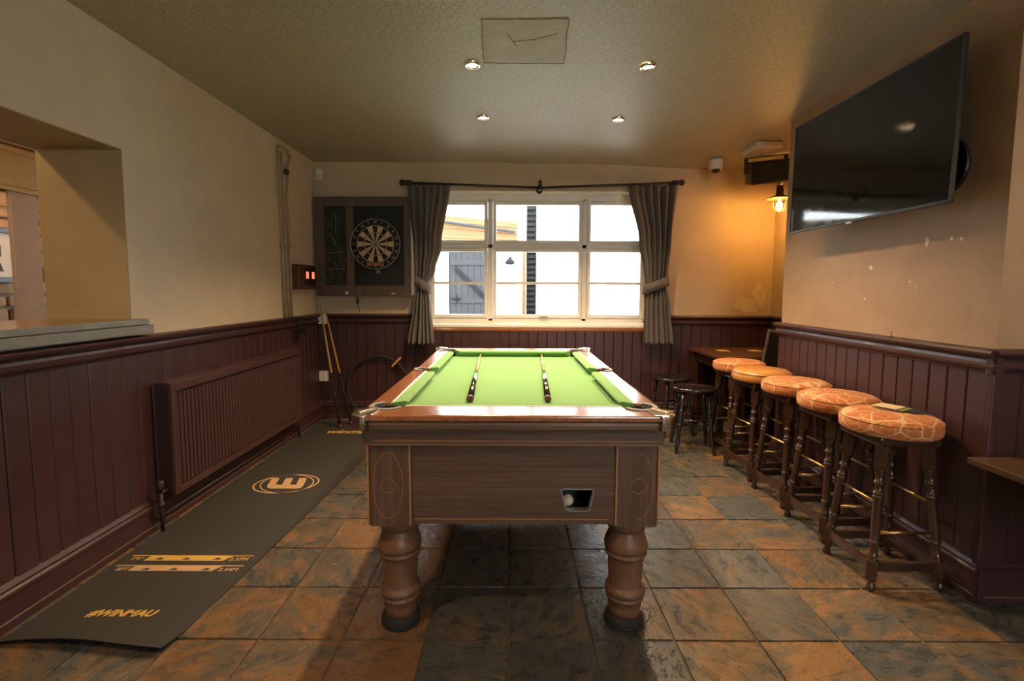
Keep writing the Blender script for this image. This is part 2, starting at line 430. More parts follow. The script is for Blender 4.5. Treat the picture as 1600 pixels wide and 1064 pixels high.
for i in range(-9, 8):
    for j in range(-3, 10):
        cx, cy = X0 + (i+.5)*PX, Y0 + (j+.5)*PY
        if cx < -1.95 or cx > 2.7 or cy > 4.72: continue
        o = link('tile', bm_t[rt.randrange(4)], floor); o.location = (cx, cy, rt.uniform(-.0015, .0015))
        o.rotation_euler = (rt.uniform(-.003, .003), rt.uniform(-.003, .003), PI * rt.randrange(2))
        rust_lit = RUST_LIT.get((i, j), rt.choice([.2, .3, .38, .45, .5, .58, .66])) - .1 + (.16 if i <= -3 and -1 <= j <= 3 else 0)  # left floor tiles made rustier to paint in the warm lamplight
        if -3 <= i <= -1 and j <= 2: rust_lit = rt.choice([.18, .25, .3, .36])
        o.color = (rust_lit, rt.uniform(.85, 1.12), rt.random(), 1)

# ceiling, gently sagging towards the back right
mb = MB(); nx, ny = 40, 50
def ceil_z(x, y):
    s = max(0, min(1, (x - .3)/1.7)); t = max(0, min(1, (y - 2.8)/1.6))
    return ZC - .045*s*s*(3-2*s)*t - .004*math.sin(2.1*x + 1.3*y) - .010*max(0, (y-4.35)/.25)**2*(1+.5*math.sin(5*x))
gv = [[mb.bm.verts.new((-1.85 + 4.9*i/nx, -2.6 + 7.25*j/ny, ceil_z(-1.85 + 4.9*i/nx, -2.6 + 7.25*j/ny))) for j in range(ny+1)] for i in range(nx+1)]
mb.faces([mb.bm.faces.new([gv[i][j], gv[i][j+1], gv[i+1][j+1], gv[i+1][j]]) for i in range(nx) for j in range(ny)], None, True)
ceiling = mb.build('ceiling', None, 'ceiling_paper', kind='structure')
ceiling['kind'] = 'structure'
# plastered access patch with a cracked outline
mb = MB(); mb.poly([(-.138, 2.21), (-.04, 2.204), (.06, 2.216), (.15, 2.207), (.236, 2.209), (.241, 2.3), (.252, 2.4), (.25, 2.51), (.262, 2.622), (.15, 2.614), (.05, 2.622), (-.06, 2.612), (-.152, 2.616), (-.150, 2.5), (-.143, 2.4), (-.146, 2.3)], -.0015, .004)
mb.build('repair_patch', ceiling, 'ceiling_patch', Matrix.Translation((0, 0, ZC-.0005)))
cr = MB(); rc = random.Random(3)
for a, b in [((-.14, 2.207), (.238, 2.205)), ((-.14, 2.207), (-.155, 2.617)), ((-.155, 2.617), (.262, 2.626)), ((.0, 2.40), (.10, 2.38)), ((.10, 2.38), (.2, 2.33)), ((-.03, 2.33), (.02, 2.45)), ((.262, 2.626), (.238, 2.205)), ((.02, 2.45), (.0, 2.40))]:
    pts = [(a[0] + (b[0]-a[0])*t/9 + rc.uniform(-.004, .004), a[1] + (b[1]-a[1])*t/9 + rc.uniform(-.004, .004), ZC - .0025 + rc.uniform(-.001, .001)) for t in range(10)]
    cr.tube(pts, .0016, None, 5)
cr.build('patch_seam', ceiling, 'mortar')

def wall(name, origin, ang):  # frame: local x along the wall, room on -y
    o = bpy.data.objects.new(name, None)
    return Matrix.Translation(origin) @ Matrix.Rotation(ang, 4, 'Z')
PB = [0]
RAILP = [(0, .905), (-.022, .905), (-.026, .915), (-.038, .922), (-.040, .934), (-.030, .944), (-.026, .956), (-.034, .966), (-.050, .974), (-.053, .984), (-.047, .993), (-.02, .997), (0, .997)]
SKIRTP = [(0, 0), (-.032, 0), (-.032, .030), (-.028, .034), (-.028, .112), (-.034, .118), (-.034, .132), (-.026, .140), (-.030, .150), (-.022, .163), (-.014, .170), (0, .170)]
tn = [0]
def panelling(wo, M, x0, x1, side, pitch=.09, skip=None, dz=0, ext0=0, ext1=0, seed=0):
    """vertical boards (children of the wall), chair rail and skirting along local x"""
    rr = random.Random(seed); n = max(1, round((x1-x0)/pitch)); p = (x1-x0)/n
    me = None
    for i in range(n):
        xa = x0 + i*p
        if me is None:
            mb = MB(); h = p/2 - .0012; c = .0045
            mb.prof_x([], 0, 0) if False else None
            a = [(-h, 0), (-h, -.0125), (-h+c, -.018), (h-c, -.018), (h, -.0125), (h, 0)]
            mb.poly([(x, y) for x, y in a], .15, .93 + dz)
            bmesh.ops.recalc_face_normals(mb.bm, faces=mb.bm.faces)
            me = bpy.data.meshes.new('board'); mb.bm.to_mesh(me); mb.bm.free(); me.materials.append(MATS['maroon_paint'])
        o = link('board', me, wo); o.matrix_local = M @ Matrix.Translation((xa + p/2, rr.uniform(-.0012, .0012), 0))
    tn[0] += 1
    t = MB().prof_x([(y, z + dz) for y, z in RAILP], x0 - ext0, x1 + ext1).build('trim_%d' % tn[0], None, 'maroon_paint', M, kind='structure')
    b = MB().prof_x(SKIRTP, x0 - ext0*.6, x1 + ext1*.6).build('baseboard_' + side, None, 'maroon_paint', M, kind='structure')
    MB().box(x0, x1, -.0335, -.031, .029, .034).build('worn_edge', b, 'worn_edge')
    return t, b

XL = -1.825; YB = 4.57
# left wall (with bar hatch)
OY0, OY1, OZ0, OZ1 = .2, 2.336, 1.03, 1.868
mb = MB(); T = -.40
Ml = Matrix.Translation((XL, 0, 0)) @ Matrix.Rotation(PI/2, 4, 'Z')  # local x = world Y ; local -y = +X
def lw(y0, y1, z0, z1, m=None): mb.box(XL+T, XL, y0, y1, z0, z1, m)
lw(-2.6, OY0, 0, 2.5, 'plaster_cream'); mb.build('wall_left_near', None, None, kind='structure')
mb = MB(); lw(OY0, OY1, 0, OZ0, 'plaster_cream'); mb.build('wall_left_lower', None, None, kind='structure')
mb = MB(); lw(OY0, OY1, OZ1, 2.5, 'plaster_cream'); mb.build('wall_left_upper', None, None, kind='structure')
mb = MB(); lw(OY1, 4.65, 0, 2.5, 'plaster_cream')
wall_left = mb.build('wall_left', None, None, kind='structure')
# hatch lining
MB().box(XL+T-.001, XL-.002, OY1-.004, OY1, OZ0, OZ1).build('hatch_jamb', wall_left, 'plaster_jamb')
MB().box(XL+T-.001, XL-.002, OY0, OY1-.004, OZ1-.004, OZ1).build('hatch_soffit', wall_left, 'plaster_jamb')
panelling(wall_left, Ml, 0.0, YB, 'left', dz=-.004, seed=1)
# back wall with window opening
WX0, WX1, WZ0, WZ1 = -.83, 1.305, .90, 2.125
mb = MB()
def bw(x0, x1, z0, z1): mb.box(x0, x1, YB, YB+.32, z0, z1, 'plaster_back')
bw(-2.3, WX0, 0, 2.5); bw(WX1, 2.9, 0, 2.5); bw(WX0, WX1, 0, WZ0-.06); bw(WX0, WX1, WZ1, 2.5)
wall_back = mb.build('wall_back', None, None, kind='structure')
MBk = Matrix.Translation((0, YB, 0))
# panelling under the window is lower; the chair rail stops at the reveal
def boards_only(wo, M, x0, x1, z1, pitch=.09, seed=0):
    rr = random.Random(seed); n = round((x1-x0)/pitch); p = (x1-x0)/n
    mb = MB(); h = p/2 - .0012; c = .0045
    mb.poly([(-h, 0), (-h, -.0125), (-h+c, -.018), (h-c, -.018), (h, -.0125), (h, 0)], .15, z1)
    bmesh.ops.recalc_face_normals(mb.bm, faces=mb.bm.faces)
    me = bpy.data.meshes.new('board'); mb.bm.to_mesh(me); mb.bm.free(); me.materials.append(MATS['maroon_paint'])
    for i in range(n):
        o = link('board', me, wo); o.matrix_local = M @ Matrix.Translation((x0 + (i+.5)*p, rr.uniform(-.0012, .0012), 0))
boards_only(wall_back, MBk, WX0, WX1, .84, seed=5)
panelling(wall_back, MBk, XL, WX0, 'back', dz=-.004, seed=2)
panelling(wall_back, MBk, WX1, 2.42, 'back_right', dz=-.010, seed=3)
MB().prof_x(SKIRTP, WX0, WX1).build('baseboard_back_middle', None, 'maroon_paint', MBk, kind='structure')
# alcove side wall
XA = 2.42
wall_alc = bx('wall_alcove', None, (XA, XA+.3, 3.2, 4.75, 0, 2.5), 'plaster_back', kind='structure')
Ma = Matrix.Translation((XA, YB, 0)) @ Matrix.Rotation(-PI/2, 4, 'Z')
panelling(wall_alc, Ma, .0, 1.14, 'alcove', dz=-.010, seed=4)
# chimney breast: far corner -> near corner
FC = Vector((1.885, 3.41, 0)); NC = Vector((1.842, 1.845, 0)); CL = (NC-FC).length
cang = math.atan2(NC.y-FC.y, NC.x-FC.x)
Mc = Matrix.Translation(FC) @ Matrix.Rotation(cang, 4, 'Z')
mb = MB(); mb.poly([(FC.x, FC.y), (NC.x, NC.y), (2.75, 1.845), (2.75, FC.y)][::1], 0, 2.5, 'plaster_tan')
wall_ch = mb.build('wall_chimney', None, None, kind='structure')
panelling(wall_ch, Mc, 0, CL, 'chimney', dz=.004, ext0=.02, ext1=.035, seed=6)
Mr = Matrix.Translation((NC.x, NC.y, 0))
panelling(wall_ch, Mr, 0, .9, 'return', dz=.006, ext0=.035, seed=7)
MB().box(-.026, 0, -.026, 0, .15, .935).build('corner_bead', wall_ch, 'maroon_paint', Mr, bevel=.004)
# filler spots, stains and a brass hook on the chimney wall
for (y, z, r, s) in [(2.55, 1.342, .011, 1), (2.204, 1.44, .012, 1.7), (2.077, 1.441, .008, 1), (2.03, 1.436, .006, 1.2), (2.283, 1.265, .006, 1), (2.25, 1.235, .005, 1), (2.857, 1.267, .005, 1), (2.58, 1.18, .006, 1)]:
    mb = MB(); ra = random.Random(int(y*1000)); mb.poly([(r*math.cos(2*PI*i/11)*ra.uniform(.7, 1.15), r*s*math.sin(2*PI*i/11)*ra.uniform(.7, 1.2)) for i in range(11)], 0, .0012)
    mb.build('filler_spot', wall_ch, 'filler_white', Mc @ lookM(((FC.y-y)*1.0, -.001, z), (1, 0, 0), (0, -1, 0)))
# room beyond and behind the camera
bx('wall_right', None, (2.72, 2.9, -2.6, 1.85, 0, 2.5), 'plaster_tan', kind='structure')
mb = MB(); mb.box(-2.3, .70, -2.75, -2.6, 0, 2.5); mb.box(2.0, 2.9, -2.75, -2.6, 0, 2.5); mb.box(.70, 2.0, -2.75, -2.6, 0, .9); mb.box(.70, 2.0, -2.75, -2.6, 2.15, 2.5)
mb.build('wall_front', None, 'plaster_cream', kind='structure')
mb = MB()
for x in (.70, 1.325, 1.95): mb.box(x, x+.05, -2.72, -2.66, .9, 2.15)
mb.box(.70, 2.0, -2.72, -2.66, .9, .96); mb.box(.70, 2.0, -2.72, -2.66, 2.09, 2.15); mb.box(.70, 2.0, -2.72, -2.66, 1.65, 1.70)
w2 = mb.build('fill_window', None, 'window_white', bevel=.003, kind='structure')  # unseen window, added to fill the room with daylight
bx('pane', w2, (.72, 1.98, -2.70, -2.696, .93, 2.12), 'window_glass')
# peeled plaster patches low in the alcove corner
def blob(name, parent, M, r, sx, sz, seed, m, n=22, th=.0015):
    ra = random.Random(seed); mb = MB()
    mb.poly([(r*sx*math.cos(2*PI*i/n)*ra.uniform(.55, 1.15), r*sz*math.sin(2*PI*i/n)*ra.uniform(.55, 1.15)) for i in range(n)], 0, th)
    return mb.build(name, parent, m, M)
blob('bare_plaster_patch', wall_back, lookM((2.19, YB-.001, 1.09), (1, 0, 0), (0, -1, 0)), .12, 1.1, .75, 4, 'bare_plaster')
blob('bare_plaster_patch', wall_back, lookM((2.30, YB-.001, 1.18), (1, 0, 0), (0, -1, 0)), .12, .55, 1.0, 6, 'bare_plaster')
blob('bare_plaster_patch', wall_alc, lookM((XA-.001, 4.33, 1.17), (0, -1, 0), (-1, 0, 0)), .08, 1.2, 1.1, 9, 'bare_plaster')

# ------------------------------------------------------------------ window
win = MB(); FY0, FY1 = 4.70, 4.78
fx = [WX0, -.268, -.158, .636, .734, WX1]
win.box(WX0, WX0+.05, FY0, FY1, WZ0, WZ1); win.box(WX1-.05, WX1, FY0, FY1, WZ0, WZ1)
win.box(WX0, WX1, FY0, FY1, 2.055, WZ1); win.box(WX0, WX1, FY0, FY1, WZ0, .948)
win.box(-.235, -.19, FY0, FY1, .92, 2.08); win.box(.663, .708, FY0, FY1, .92, 2.08); win.box(WX0, WX1, FY0, FY1, 1.615, 1.655)
window = win.build('window_1', None, 'window_white', bevel=.004, kind='structure')
cols = [(WX0+.05, -.235), (-.19, .663), (.708, WX1-.05)]
for ci, (a, b) in enumerate(cols):
    for (z0, z1, low) in ((.948, 1.615, True), (1.655, 2.055, False)):
        s = MB(); t = .034; g = .003
        s.box(a+g, a+t, FY0-.012, FY1-.02, z0+g, z1-g); s.box(b-t, b-g, FY0-.012, FY1-.02, z0+g, z1-g)
        s.box(a+t, b-t, FY0-.012, FY1-.02, z0+g, z0+t); s.box(a+t, b-t, FY0-.012, FY1-.02, z1-t, z1-g)
        c = s.build('casement', window, 'window_white', bevel=.004)
        bx('pane', c, (a+t, b-t, FY0+.02, FY0+.024, z0+t, z1-t), 'window_glass')
        if low: bx('glazing_bar', c, (a+t, b-t, FY0+.004, FY0+.04, 1.272, 1.297), 'window_white')
        if low and ci == 1:
            h = MB(); h.box(.26, .34, FY0-.03, FY0-.012, .955, .967); h.rod((.30, FY0-.045, .958), (.30, FY0-.012, .963), .006); h.build('casement_stay', c, 'grey_metal')
        if not low and ci in (0, 2):
            h = MB(); h.box((a+b)/2-.07, (a+b)/2+.07, FY0-.03, FY0-.012, z0+.008, z0+.018); h.build('casement_stay', c, 'window_white')
# window board (sill) and reveal linings
MB().box(WX0-.02, WX1+.02, 4.535, FY0, .868, .90).build('window_sill', window, 'window_white', bevel=.008)
MB().prof_x([(4.57, .83), (4.545, .832), (4.538, .85), (4.542, .868), (4.57, .868)], WX0-.02, WX1+.02).build('sill_moulding', window, 'mahogany_across')
MB().box(WX0-.001, WX1+.001, YB-.001, FY0, WZ1-.006, WZ1).build('reveal_head', window, 'window_white')
MB().box(WX0, WX0+.006, YB-.001, FY0, WZ0, WZ1).build('reveal_side', window, 'window_white')
MB().box(WX1-.006, WX1, YB-.001, FY0, WZ0, WZ1).build('reveal_side', window, 'window_white')

# ------------------------------------------------------------------ yard outside
bx('courtyard_ground', None, (-6, 6, 4.95, 14, -.15, -.02), 'outdoor_ground', kind='structure')
oh = thing('outhouse', 'white rendered outhouse across the yard with a cedar clad eave, seen through the window', 'building', (0, 10, 0))
mb = MB(); mb.box(-4, -1.30, .0, .5, 0, 2.15); mb.box(-.40, .02, 0, .5, 0, 2.15); mb.box(-1.30, -.40, 0, .5, 1.99, 2.15); mb.build('wall', oh, 'outdoor_white')
mb = MB()
for i in range(7): mb.box(-4, .10 - .0*i, -.06 - .012*(i % 2), .5, 2.16 + i*.062, 2.218 + i*.062)
for v in mb.bm.verts: v.co.z += (-.06 - v.co.x) * .085 * (1 if v.co.z > 2.3 else .4)
mb.build('eave_cladding', oh, 'cedar')
g = MB(); g.tube([(-4 + .45*i, -.14, 2.87 - .045*i - .004*i*i*.3) for i in range(10)], .028); g.build('gutter', oh, 'outdoor_grey')
d = MB()
for i in range(7): d.box(-1.28 + i*.125, -1.28 + i*.125 + .119, .02, .06, .02, 1.97)
d.box(-1.30, -.40, .06, .09, 0, 1.99); yd = d.build('yard_door', oh, 'outdoor_grey')
bx('rail', yd, (-1.27, -.42, -.0, .02, 1.72, 1.83), 'outdoor_grey'); bx('rail', yd, (-1.27, -.42, 0, .02, .95, 1.06), 'outdoor_grey'); bx('rail', yd, (-1.27, -.42, 0, .02, .12, .24), 'outdoor_grey')
Mb_ = lookM((-.80, -.005, 1.30), (.8, 0, -.80), (0, -1, 0)); MB().box(-.52, .52, -.04, .04, -.012, .012).build('brace', yd, 'outdoor_dark', Mb_)
h = MB(); h.box(-1.25, -1.05, -.02, 0, 1.02, 1.05); h.rod((-1.13, -.03, .96), (-1.13, -.03, 1.12), .012); h.build('bolt', yd, 'outdoor_dark')
l = thing('yard_wall_light', 'dark bulkhead lamp on the white outhouse wall, seen through the window', 'lamp', (-.05, 9.99, 1.78))
mb = MB(); mb.lathe([(.03, -.05), (.09, -.04), (.10, 0), (.05, .05), (.02, .08)], 'outdoor_dark', 12, Matrix.Translation((0, -.1, 0))); mb.build('shade', l)
MB().box(-.03, .03, -.1, .0, .02, .1).build('bracket', l, 'outdoor_dark')
cl = thing('clad_wall', 'white horizontally clad garden room wall with a dark ridged corner, right half of the window', 'building', (.2, 7, 0))
me = None
for i in range(46):
    if me is None:
        mb = MB(); mb.prof_x([(0, 0), (-.028, .004), (-.006, .074), (0, .074)], .14, 3.2)
        bmesh.ops.recalc_face_normals(mb.bm, faces=mb.bm.faces); me = bpy.data.meshes.new('cladding_board'); mb.bm.to_mesh(me); mb.bm.free(); me.materials.append(MATS['outdoor_white'])
    o = link('cladding_board', me, cl); o.location = (0, 0, .0 + i*.075)
bx('wall_core', cl, (.14, 3.2, 0, .3, 0, 3.5), 'outdoor_white')
mb = MB(); mb.box(0, .13, .0, .2, 0, 3.46, 'outdoor_dark')
for i in range(46): mb.box(-.004, .134, -.03, .0, .02 + i*.075, .06 + i*.075, 'outdoor_dark')
mb.build('shaded_ridged_corner', cl)  # end of the cladding, its shadow put into the dark colour
p = bx('cedar_post', None, (.135, .19, 6.9, 6.96, -.02, 1.80), 'cedar', bevel=.004); tag(p, 'thin orange cedar post beside the dark ridged corner outside', 'post')
bx('yard_side_wall', None, (-4.2, -4.0, 4.95, 10.5, 0, 2.2), 'outdoor_white', kind='structure')
pt = thing('plant_pot', 'small dark potted plant outside at the lower left window corner', 'plant', (-1.33, 8.6, -.02))
MB().lathe([(.10, 0), (.13, .26), (.14, .28), (.12, .28)], None, 14).build('pot', pt, 'outdoor_grey')
mb = MB(); rp = random.Random(5)
for i in range(40):
    a = rp.uniform(0, 6.28); e = rp.uniform(.1, .9); L = rp.uniform(.3, .75)
    dv = Vector((math.cos(a)*e*.35, math.sin(a)*e*.35, 1)).normalized(); b = Vector((0, 0, .26)); q = b + dv*L; sdv = dv.cross(Vector((0, 0, 1.01))).normalized()*.02
    f = [mb.bm.verts.new(x) for x in (b - sdv*.2, b + dv*L*.6 - sdv, q, b + dv*L*.6 + sdv)]; mb.faces([mb.bm.faces.new(f)], None)
mb.build('foliage', pt, 'outdoor_grey', kind='stuff')

# ------------------------------------------------------------------ curtains and pole
rodo = thing('curtain_pole', 'black iron curtain pole bent down at the middle above the window', 'curtain pole', (0, 4.44, 0))
mb = MB(); mb.rod((-.96, 0, 2.168), (.244, 0, 2.128), .0115); mb.rod((.244, 0, 2.128), (1.48, 0, 2.176), .0115); mb.build('pole', rodo, 'black_iron')
for x, z, s in ((-.985, 2.169, -1), (1.505, 2.177, 1)):
    mb = MB(); mb.lathe([(.012, -.09), (.020, -.088), (.020, -.076), (.012, -.072), (.012, -.058), (.018, -.054), (.018, -.03)] + [(.028*math.sin(PI*q/10), -.028*math.cos(PI*q/10)) for q in range(2, 11)], None, 16, lookM((x, 0, z), (0, 1, 0), (s, 0, 0))); mb.build('finial', rodo, 'black_iron')
for x, z in ((.244, 2.128), (-.93, 2.167), (1.455, 2.174)):
    mb = MB(); mb.rod((x, 0, z), (x, .13, z), .009); mb.lathe([(.03, 0), (.03, .01), (.012, .02)], None, 12, lookM((x, .13, z), (1, 0, 0), (0, -1, 0))); mb.lathe([(.018, -.022), (.02, 0), (.018, .022)], None, 12, Matrix.Translation((x, 0, z)))
    if abs(x - .244) < .01: mb.rod((x, 0, z+.015), (x, 0, z+.05), .014); mb.sphere((x, 0, z+.05), .017)
    mb.build('bracket', rodo, 'black_iron')
for x0, x1, s in ((-.93, -.57, -1), (1.04, 1.46, 1)):
    for i in range(7):
        x = x0 + (x1-x0)*i/6; z = 2.168 - .04*(x+.96)/1.204 if x < .3 else 2.128 + .048*(x-.244)/1.236
        mb = MB(); mb.tube([(x, .018*math.cos(a), z - .004 + .018*math.sin(a)) for a in [2*PI*k/14 for k in range(14)]], .0025, None, 6, True); mb.build('curtain_ring', rodo, 'black_iron')
def curtain(label, keys, seed, inner):
    # keys: (z, xl, xr); cloth as a folded sheet following them
    root = thing('curtain', label, 'curtain', ((keys[0][1]+keys[0][2])/2, 4.44, 0), group='curtains at the window')
    ox = root.location.x; rr = random.Random(seed); ph = rr.uniform(0, 6)
    NU, NV = 140, 60; ztop, zbot = keys[0][0], keys[-1][0]; mb = MB(); rows = []
    def interp(z):
        for (a, b) in zip(keys, keys[1:]):
            if b[0] <= z <= a[0]:
                t = (a[0]-z)/(a[0]-b[0]); t = t*t*(3-2*t)
                return [a[i] + (b[i]-a[i])*t for i in (1, 2)]
        return keys[-1][1:]
    for j in range(NV+1):
        z = ztop + (zbot-ztop)*j/NV; xl, xr = interp(z); row = []; wd = xr-xl; wtop = keys[0][2]-keys[0][1]
        tie = math.exp(-((z-1.26)/.10)**2)
        for i in range(NU+1):
            u = i/NU; uu = u + .02*math.sin(2.5*z + 7*u + ph)
            dep = (.034 + .014*math.sin(u*5+ph)) * (1 - .45*tie)
            a = 2*PI*6*uu + .6*math.sin(2.2*z+ph) + .5*math.sin(11*u+ph) + .9*math.sin(1.6*z + 6*u + 2*ph)
            y = dep*math.sin(a) + .010*math.sin(2*PI*3*u + 2*z + ph)
            if j <= 2: y *= .7
            row.append(mb.bm.verts.new((xl + wd*u + .10*wd/8*math.cos(a) - ox, y, z + .004*math.sin(a)*(1 if j == NV else 0))))
        rows.append(row)
    mb.faces([mb.bm.faces.new([rows[j][i], rows[j+1][i], rows[j+1][i+1], rows[j][i+1]]) for j in range(NV) for i in range(NU)], None, True)
    c = mb.build('drape', root, 'curtain_cloth'); so = c.modifiers.new('s', 'SOLIDIFY'); so.thickness = .002
    # tieback band
    xl, xr = interp(1.262); cx = (xl+xr)/2 - ox; rx = (xr-xl)/2 + .018; mb = MB(); n = 36; lo = []; hi = []
    for i in range(n):
        a = 2*PI*i/n; sl = .04*inner*math.cos(a); wob = .004*math.sin(7*a)
        lo.append(mb.bm.verts.new((cx + (rx+wob)*math.cos(a), (.052+wob)*math.sin(a), 1.222 + sl))); hi.append(mb.bm.verts.new((cx + (rx-.003+wob)*math.cos(a), (.050+wob)*math.sin(a), 1.312 + sl)))
    mb.faces([mb.bm.faces.new([lo[i], lo[(i+1) % n], hi[(i+1) % n], hi[i]]) for i in range(n)], None, True)
    tb = mb.build('tieback', root, 'curtain_cloth'); so = tb.modifiers.new('s', 'SOLIDIFY'); so.thickness = .004
    return root
curtain('grey curtain at the left of the window, gathered by a tieback beside the dartboard', [(2.145, -.937, -.561), (1.60, -.899, -.645), (1.40, -.885, -.70), (1.262, -.872, -.765), (1.10, -.905, -.745), (.726, -.965, -.718)], 2, -1)
curtain('grey curtain at the right of the window, catching orange lamplight', [(2.150, 1.031, 1.468), (1.65, 1.14, 1.436), (1.40, 1.185, 1.41), (1.30, 1.20, 1.40), (1.10, 1.195, 1.43), (.732, 1.19, 1.468)], 5, 1)

# ------------------------------------------------------------------ pool table
TX, TY = .005, 2.493
tbl = thing('pool_table', 'wooden pub pool table with green baize and chrome corners in the middle of the room', 'pool table', (TX, TY, 0))
W, L, ZT, ZB = .516, .928, .81, .772
IW, IL = .440, .795      # inner edge of the wooden rail
CRn, MRn = .056, .048       # corner / middle pocket radii
cc = [(sx*(IW+.004), sy*(IL+.006)) for sx in (-1, 1) for sy in (-1, 1)]
# left half rail polygon then mirrored : inner path with notches
def half(s):
    import math as m_
    pts = [(0, -L), (s*W, -L), (s*W, L), (0, L), (0, IL)]
    cx, cy, r = IW+.004, IL+.006, CRn   # first quadrant
    dx = m_.sqrt(r*r - (cy-IL)**2); a0 = m_.atan2(IL-cy, -dx); a0 = a0 if a0 > 0 else a0 + 2*PI
    dy = m_.sqrt(r*r - (cx-IW)**2); a1 = m_.atan2(-dy, IW-cx); a1 = a1 + 2*PI if a1 > 0 else a1
    q = arc(cx, cy, r, a0, a1 if a1 < a0 - .1 else a1 - 2*PI, 14)
    mcx = IW+.018; my = m_.sqrt(MRn**2 - (mcx-IW)**2); b0 = m_.atan2(my, IW-mcx); b1 = -b0
    mid = arc(mcx, 0, MRn, b0, b1, 12)
    path = q + mid + [(x, -y) for x, y in q[::-1]] + [(0, -IL)]
    pts += [(s*x, y) for x, y in path]
    return pts if s > 0 else pts
mb = MB(); mb.poly(half(1), .788, ZT, 'mahogany'); mb.poly(half(-1), .788, ZT, 'mahogany')
bmesh.ops.remove_doubles(mb.bm, verts=mb.bm.verts, dist=1e-5)
bmesh.ops.delete(mb.bm, geom=[f for f in mb.bm.faces if all(abs(v.co.x) < 1e-5 for v in f.verts)], context='FACES')
mb.build('top_rail', tbl, 'mahogany', bevel=.007, bseg=3)
# rounded lower nosing round the outer edge
for (x0, x1, y0, y1, m) in ((-W+.03, W-.03, -L+.002, -L+.03, 'walnut_across'), (-W+.03, W-.03, L-.03, L-.002, 'walnut_across'), (-W+.002, -W+.03, -L+.03, L-.03, 'walnut_side'), (W-.03, W-.002, -L+.03, L-.03, 'walnut_side')):
    bx('rail_nosing', tbl, (x0, x1, y0, y1, .752, .7885), m, bevel=.012)
# pale edge line on the inner rim of the rails
# bed with pocket notches
def bed_pts():
    pts = []
    for (sx, sy) in ((1, -1), (1, 1), (-1, 1), (-1, -1)):
        c = (sx*(IW-.002), sy*(IL-.002)); a = math.atan2(-sy, -sx)
        q = arc(c[0], c[1], .05, a - PI/4, a + PI/4, 8)
        # order so that the outline runs ccw
        if (sx, sy) == (1, -1): q = q[::-1]; pts += q; m = arc(IW+.012, 0, .042, PI*1.5-.35, PI*.5+.35, 10); pts += m
        elif (sx, sy) == (1, 1): pts += q[::-1]
        elif (sx, sy) == (-1, 1): pts += q[::-1]; m = arc(-IW-.012, 0, .042, PI*.5-.35, -PI*.5+.35, 10); pts += m
        else: pts += q[::-1]
    return pts
mb = MB(); mb.poly(bed_pts(), .745, ZB); bed = mb.build('cloth_bed', tbl, 'baize')
# cushions
CW = .048
def cushion(p0, p1, inward, cut0, cut1):
    p0, p1, n = Vector((*p0, 0)), Vector((*p1, 0)), Vector((*inward, 0)); d = (p1-p0).normalized(); mb = MB(); rows = []
    for p, c, sgn in ((p0, cut0, 1), (p1, cut1, -1)):
        prof = [(0, ZT-.001), (CW*.75, ZT+.001), (CW*.95, ZT-.002), (CW, ZT-.008), (CW*.93, ZT-.016), (CW*.45, ZB+.001), (0, ZB+.001)]
        rows.append([mb.bm.verts.new(p + n*o + d*sgn*c*(o/CW) + Vector((0, 0, z))) for o, z in prof])
    k_ = len(rows[0])
    for i in range(k_): mb.bm.faces.new([rows[0][i], rows[0][(i+1) % k_], rows[1][(i+1) % k_], rows[1][i]])
    mb.bm.faces.new(rows[0][::-1]); mb.bm.faces.new(rows[1])
    return mb.build('cushion', tbl, 'baize')
g1, g2 = .058, .050
for s in (-1, 1):
    cushion((s*IW, -IL+g1-.01), (s*IW, -g2), (-s, 0), .035, .018)
    cushion((s*IW, g2), (s*IW, IL-g1+.01), (-s, 0), .018, .035)
    cushion((-IW+g1-.01, s*IL), (IW-g1+.01, s*IL), (0, -s), .035, .035)
    for y0, y1 in ((-IL+g1, -g2), (g2, IL-g1)): bx('rail_edge_strip', tbl, (s*IW-.002, s*IW+.003, y0, y1, ZT-.006, ZT+.0015), 'window_white')
    bx('rail_edge_strip', tbl, (-IW+g1, IW-g1, s*IL-.002, s*IL+.003, ZT-.006, ZT+.0015), 'window_white')
# pockets: black cups with grey rims
for sx in (-1, 1):
    for sy in (-1, 0, 1):
        r = CRn if sy else MRn; c = (sx*(IW+.004), sy*(IL+.006)) if sy else (sx*(IW+.018), 0)
        mb = MB(); mb.lathe([(r*.97, ZT-.012), (r*.94, .72), (r*.6, .712), (.001, .711)], None, 20, Matrix.Translation((c[0], c[1], 0)), cap=False)
        pk = mb.build('pocket', tbl, 'black_plastic')
        a = math.atan2(sy, sx) if sy else (0 if sx > 0 else PI)
        sp = PI*.62 if sy else PI*.45
        o_ = arc(c[0], c[1], r+.006, a-sp, a+sp, 16); i_ = arc(c[0], c[1], r-.010, a-sp, a+sp, 16)
        mb = MB(); mb.poly(o_ + i_[::-1], ZT-.014, ZT+.005); mb.build('pocket_rim', pk, 'pocket_grey', bevel=.002)
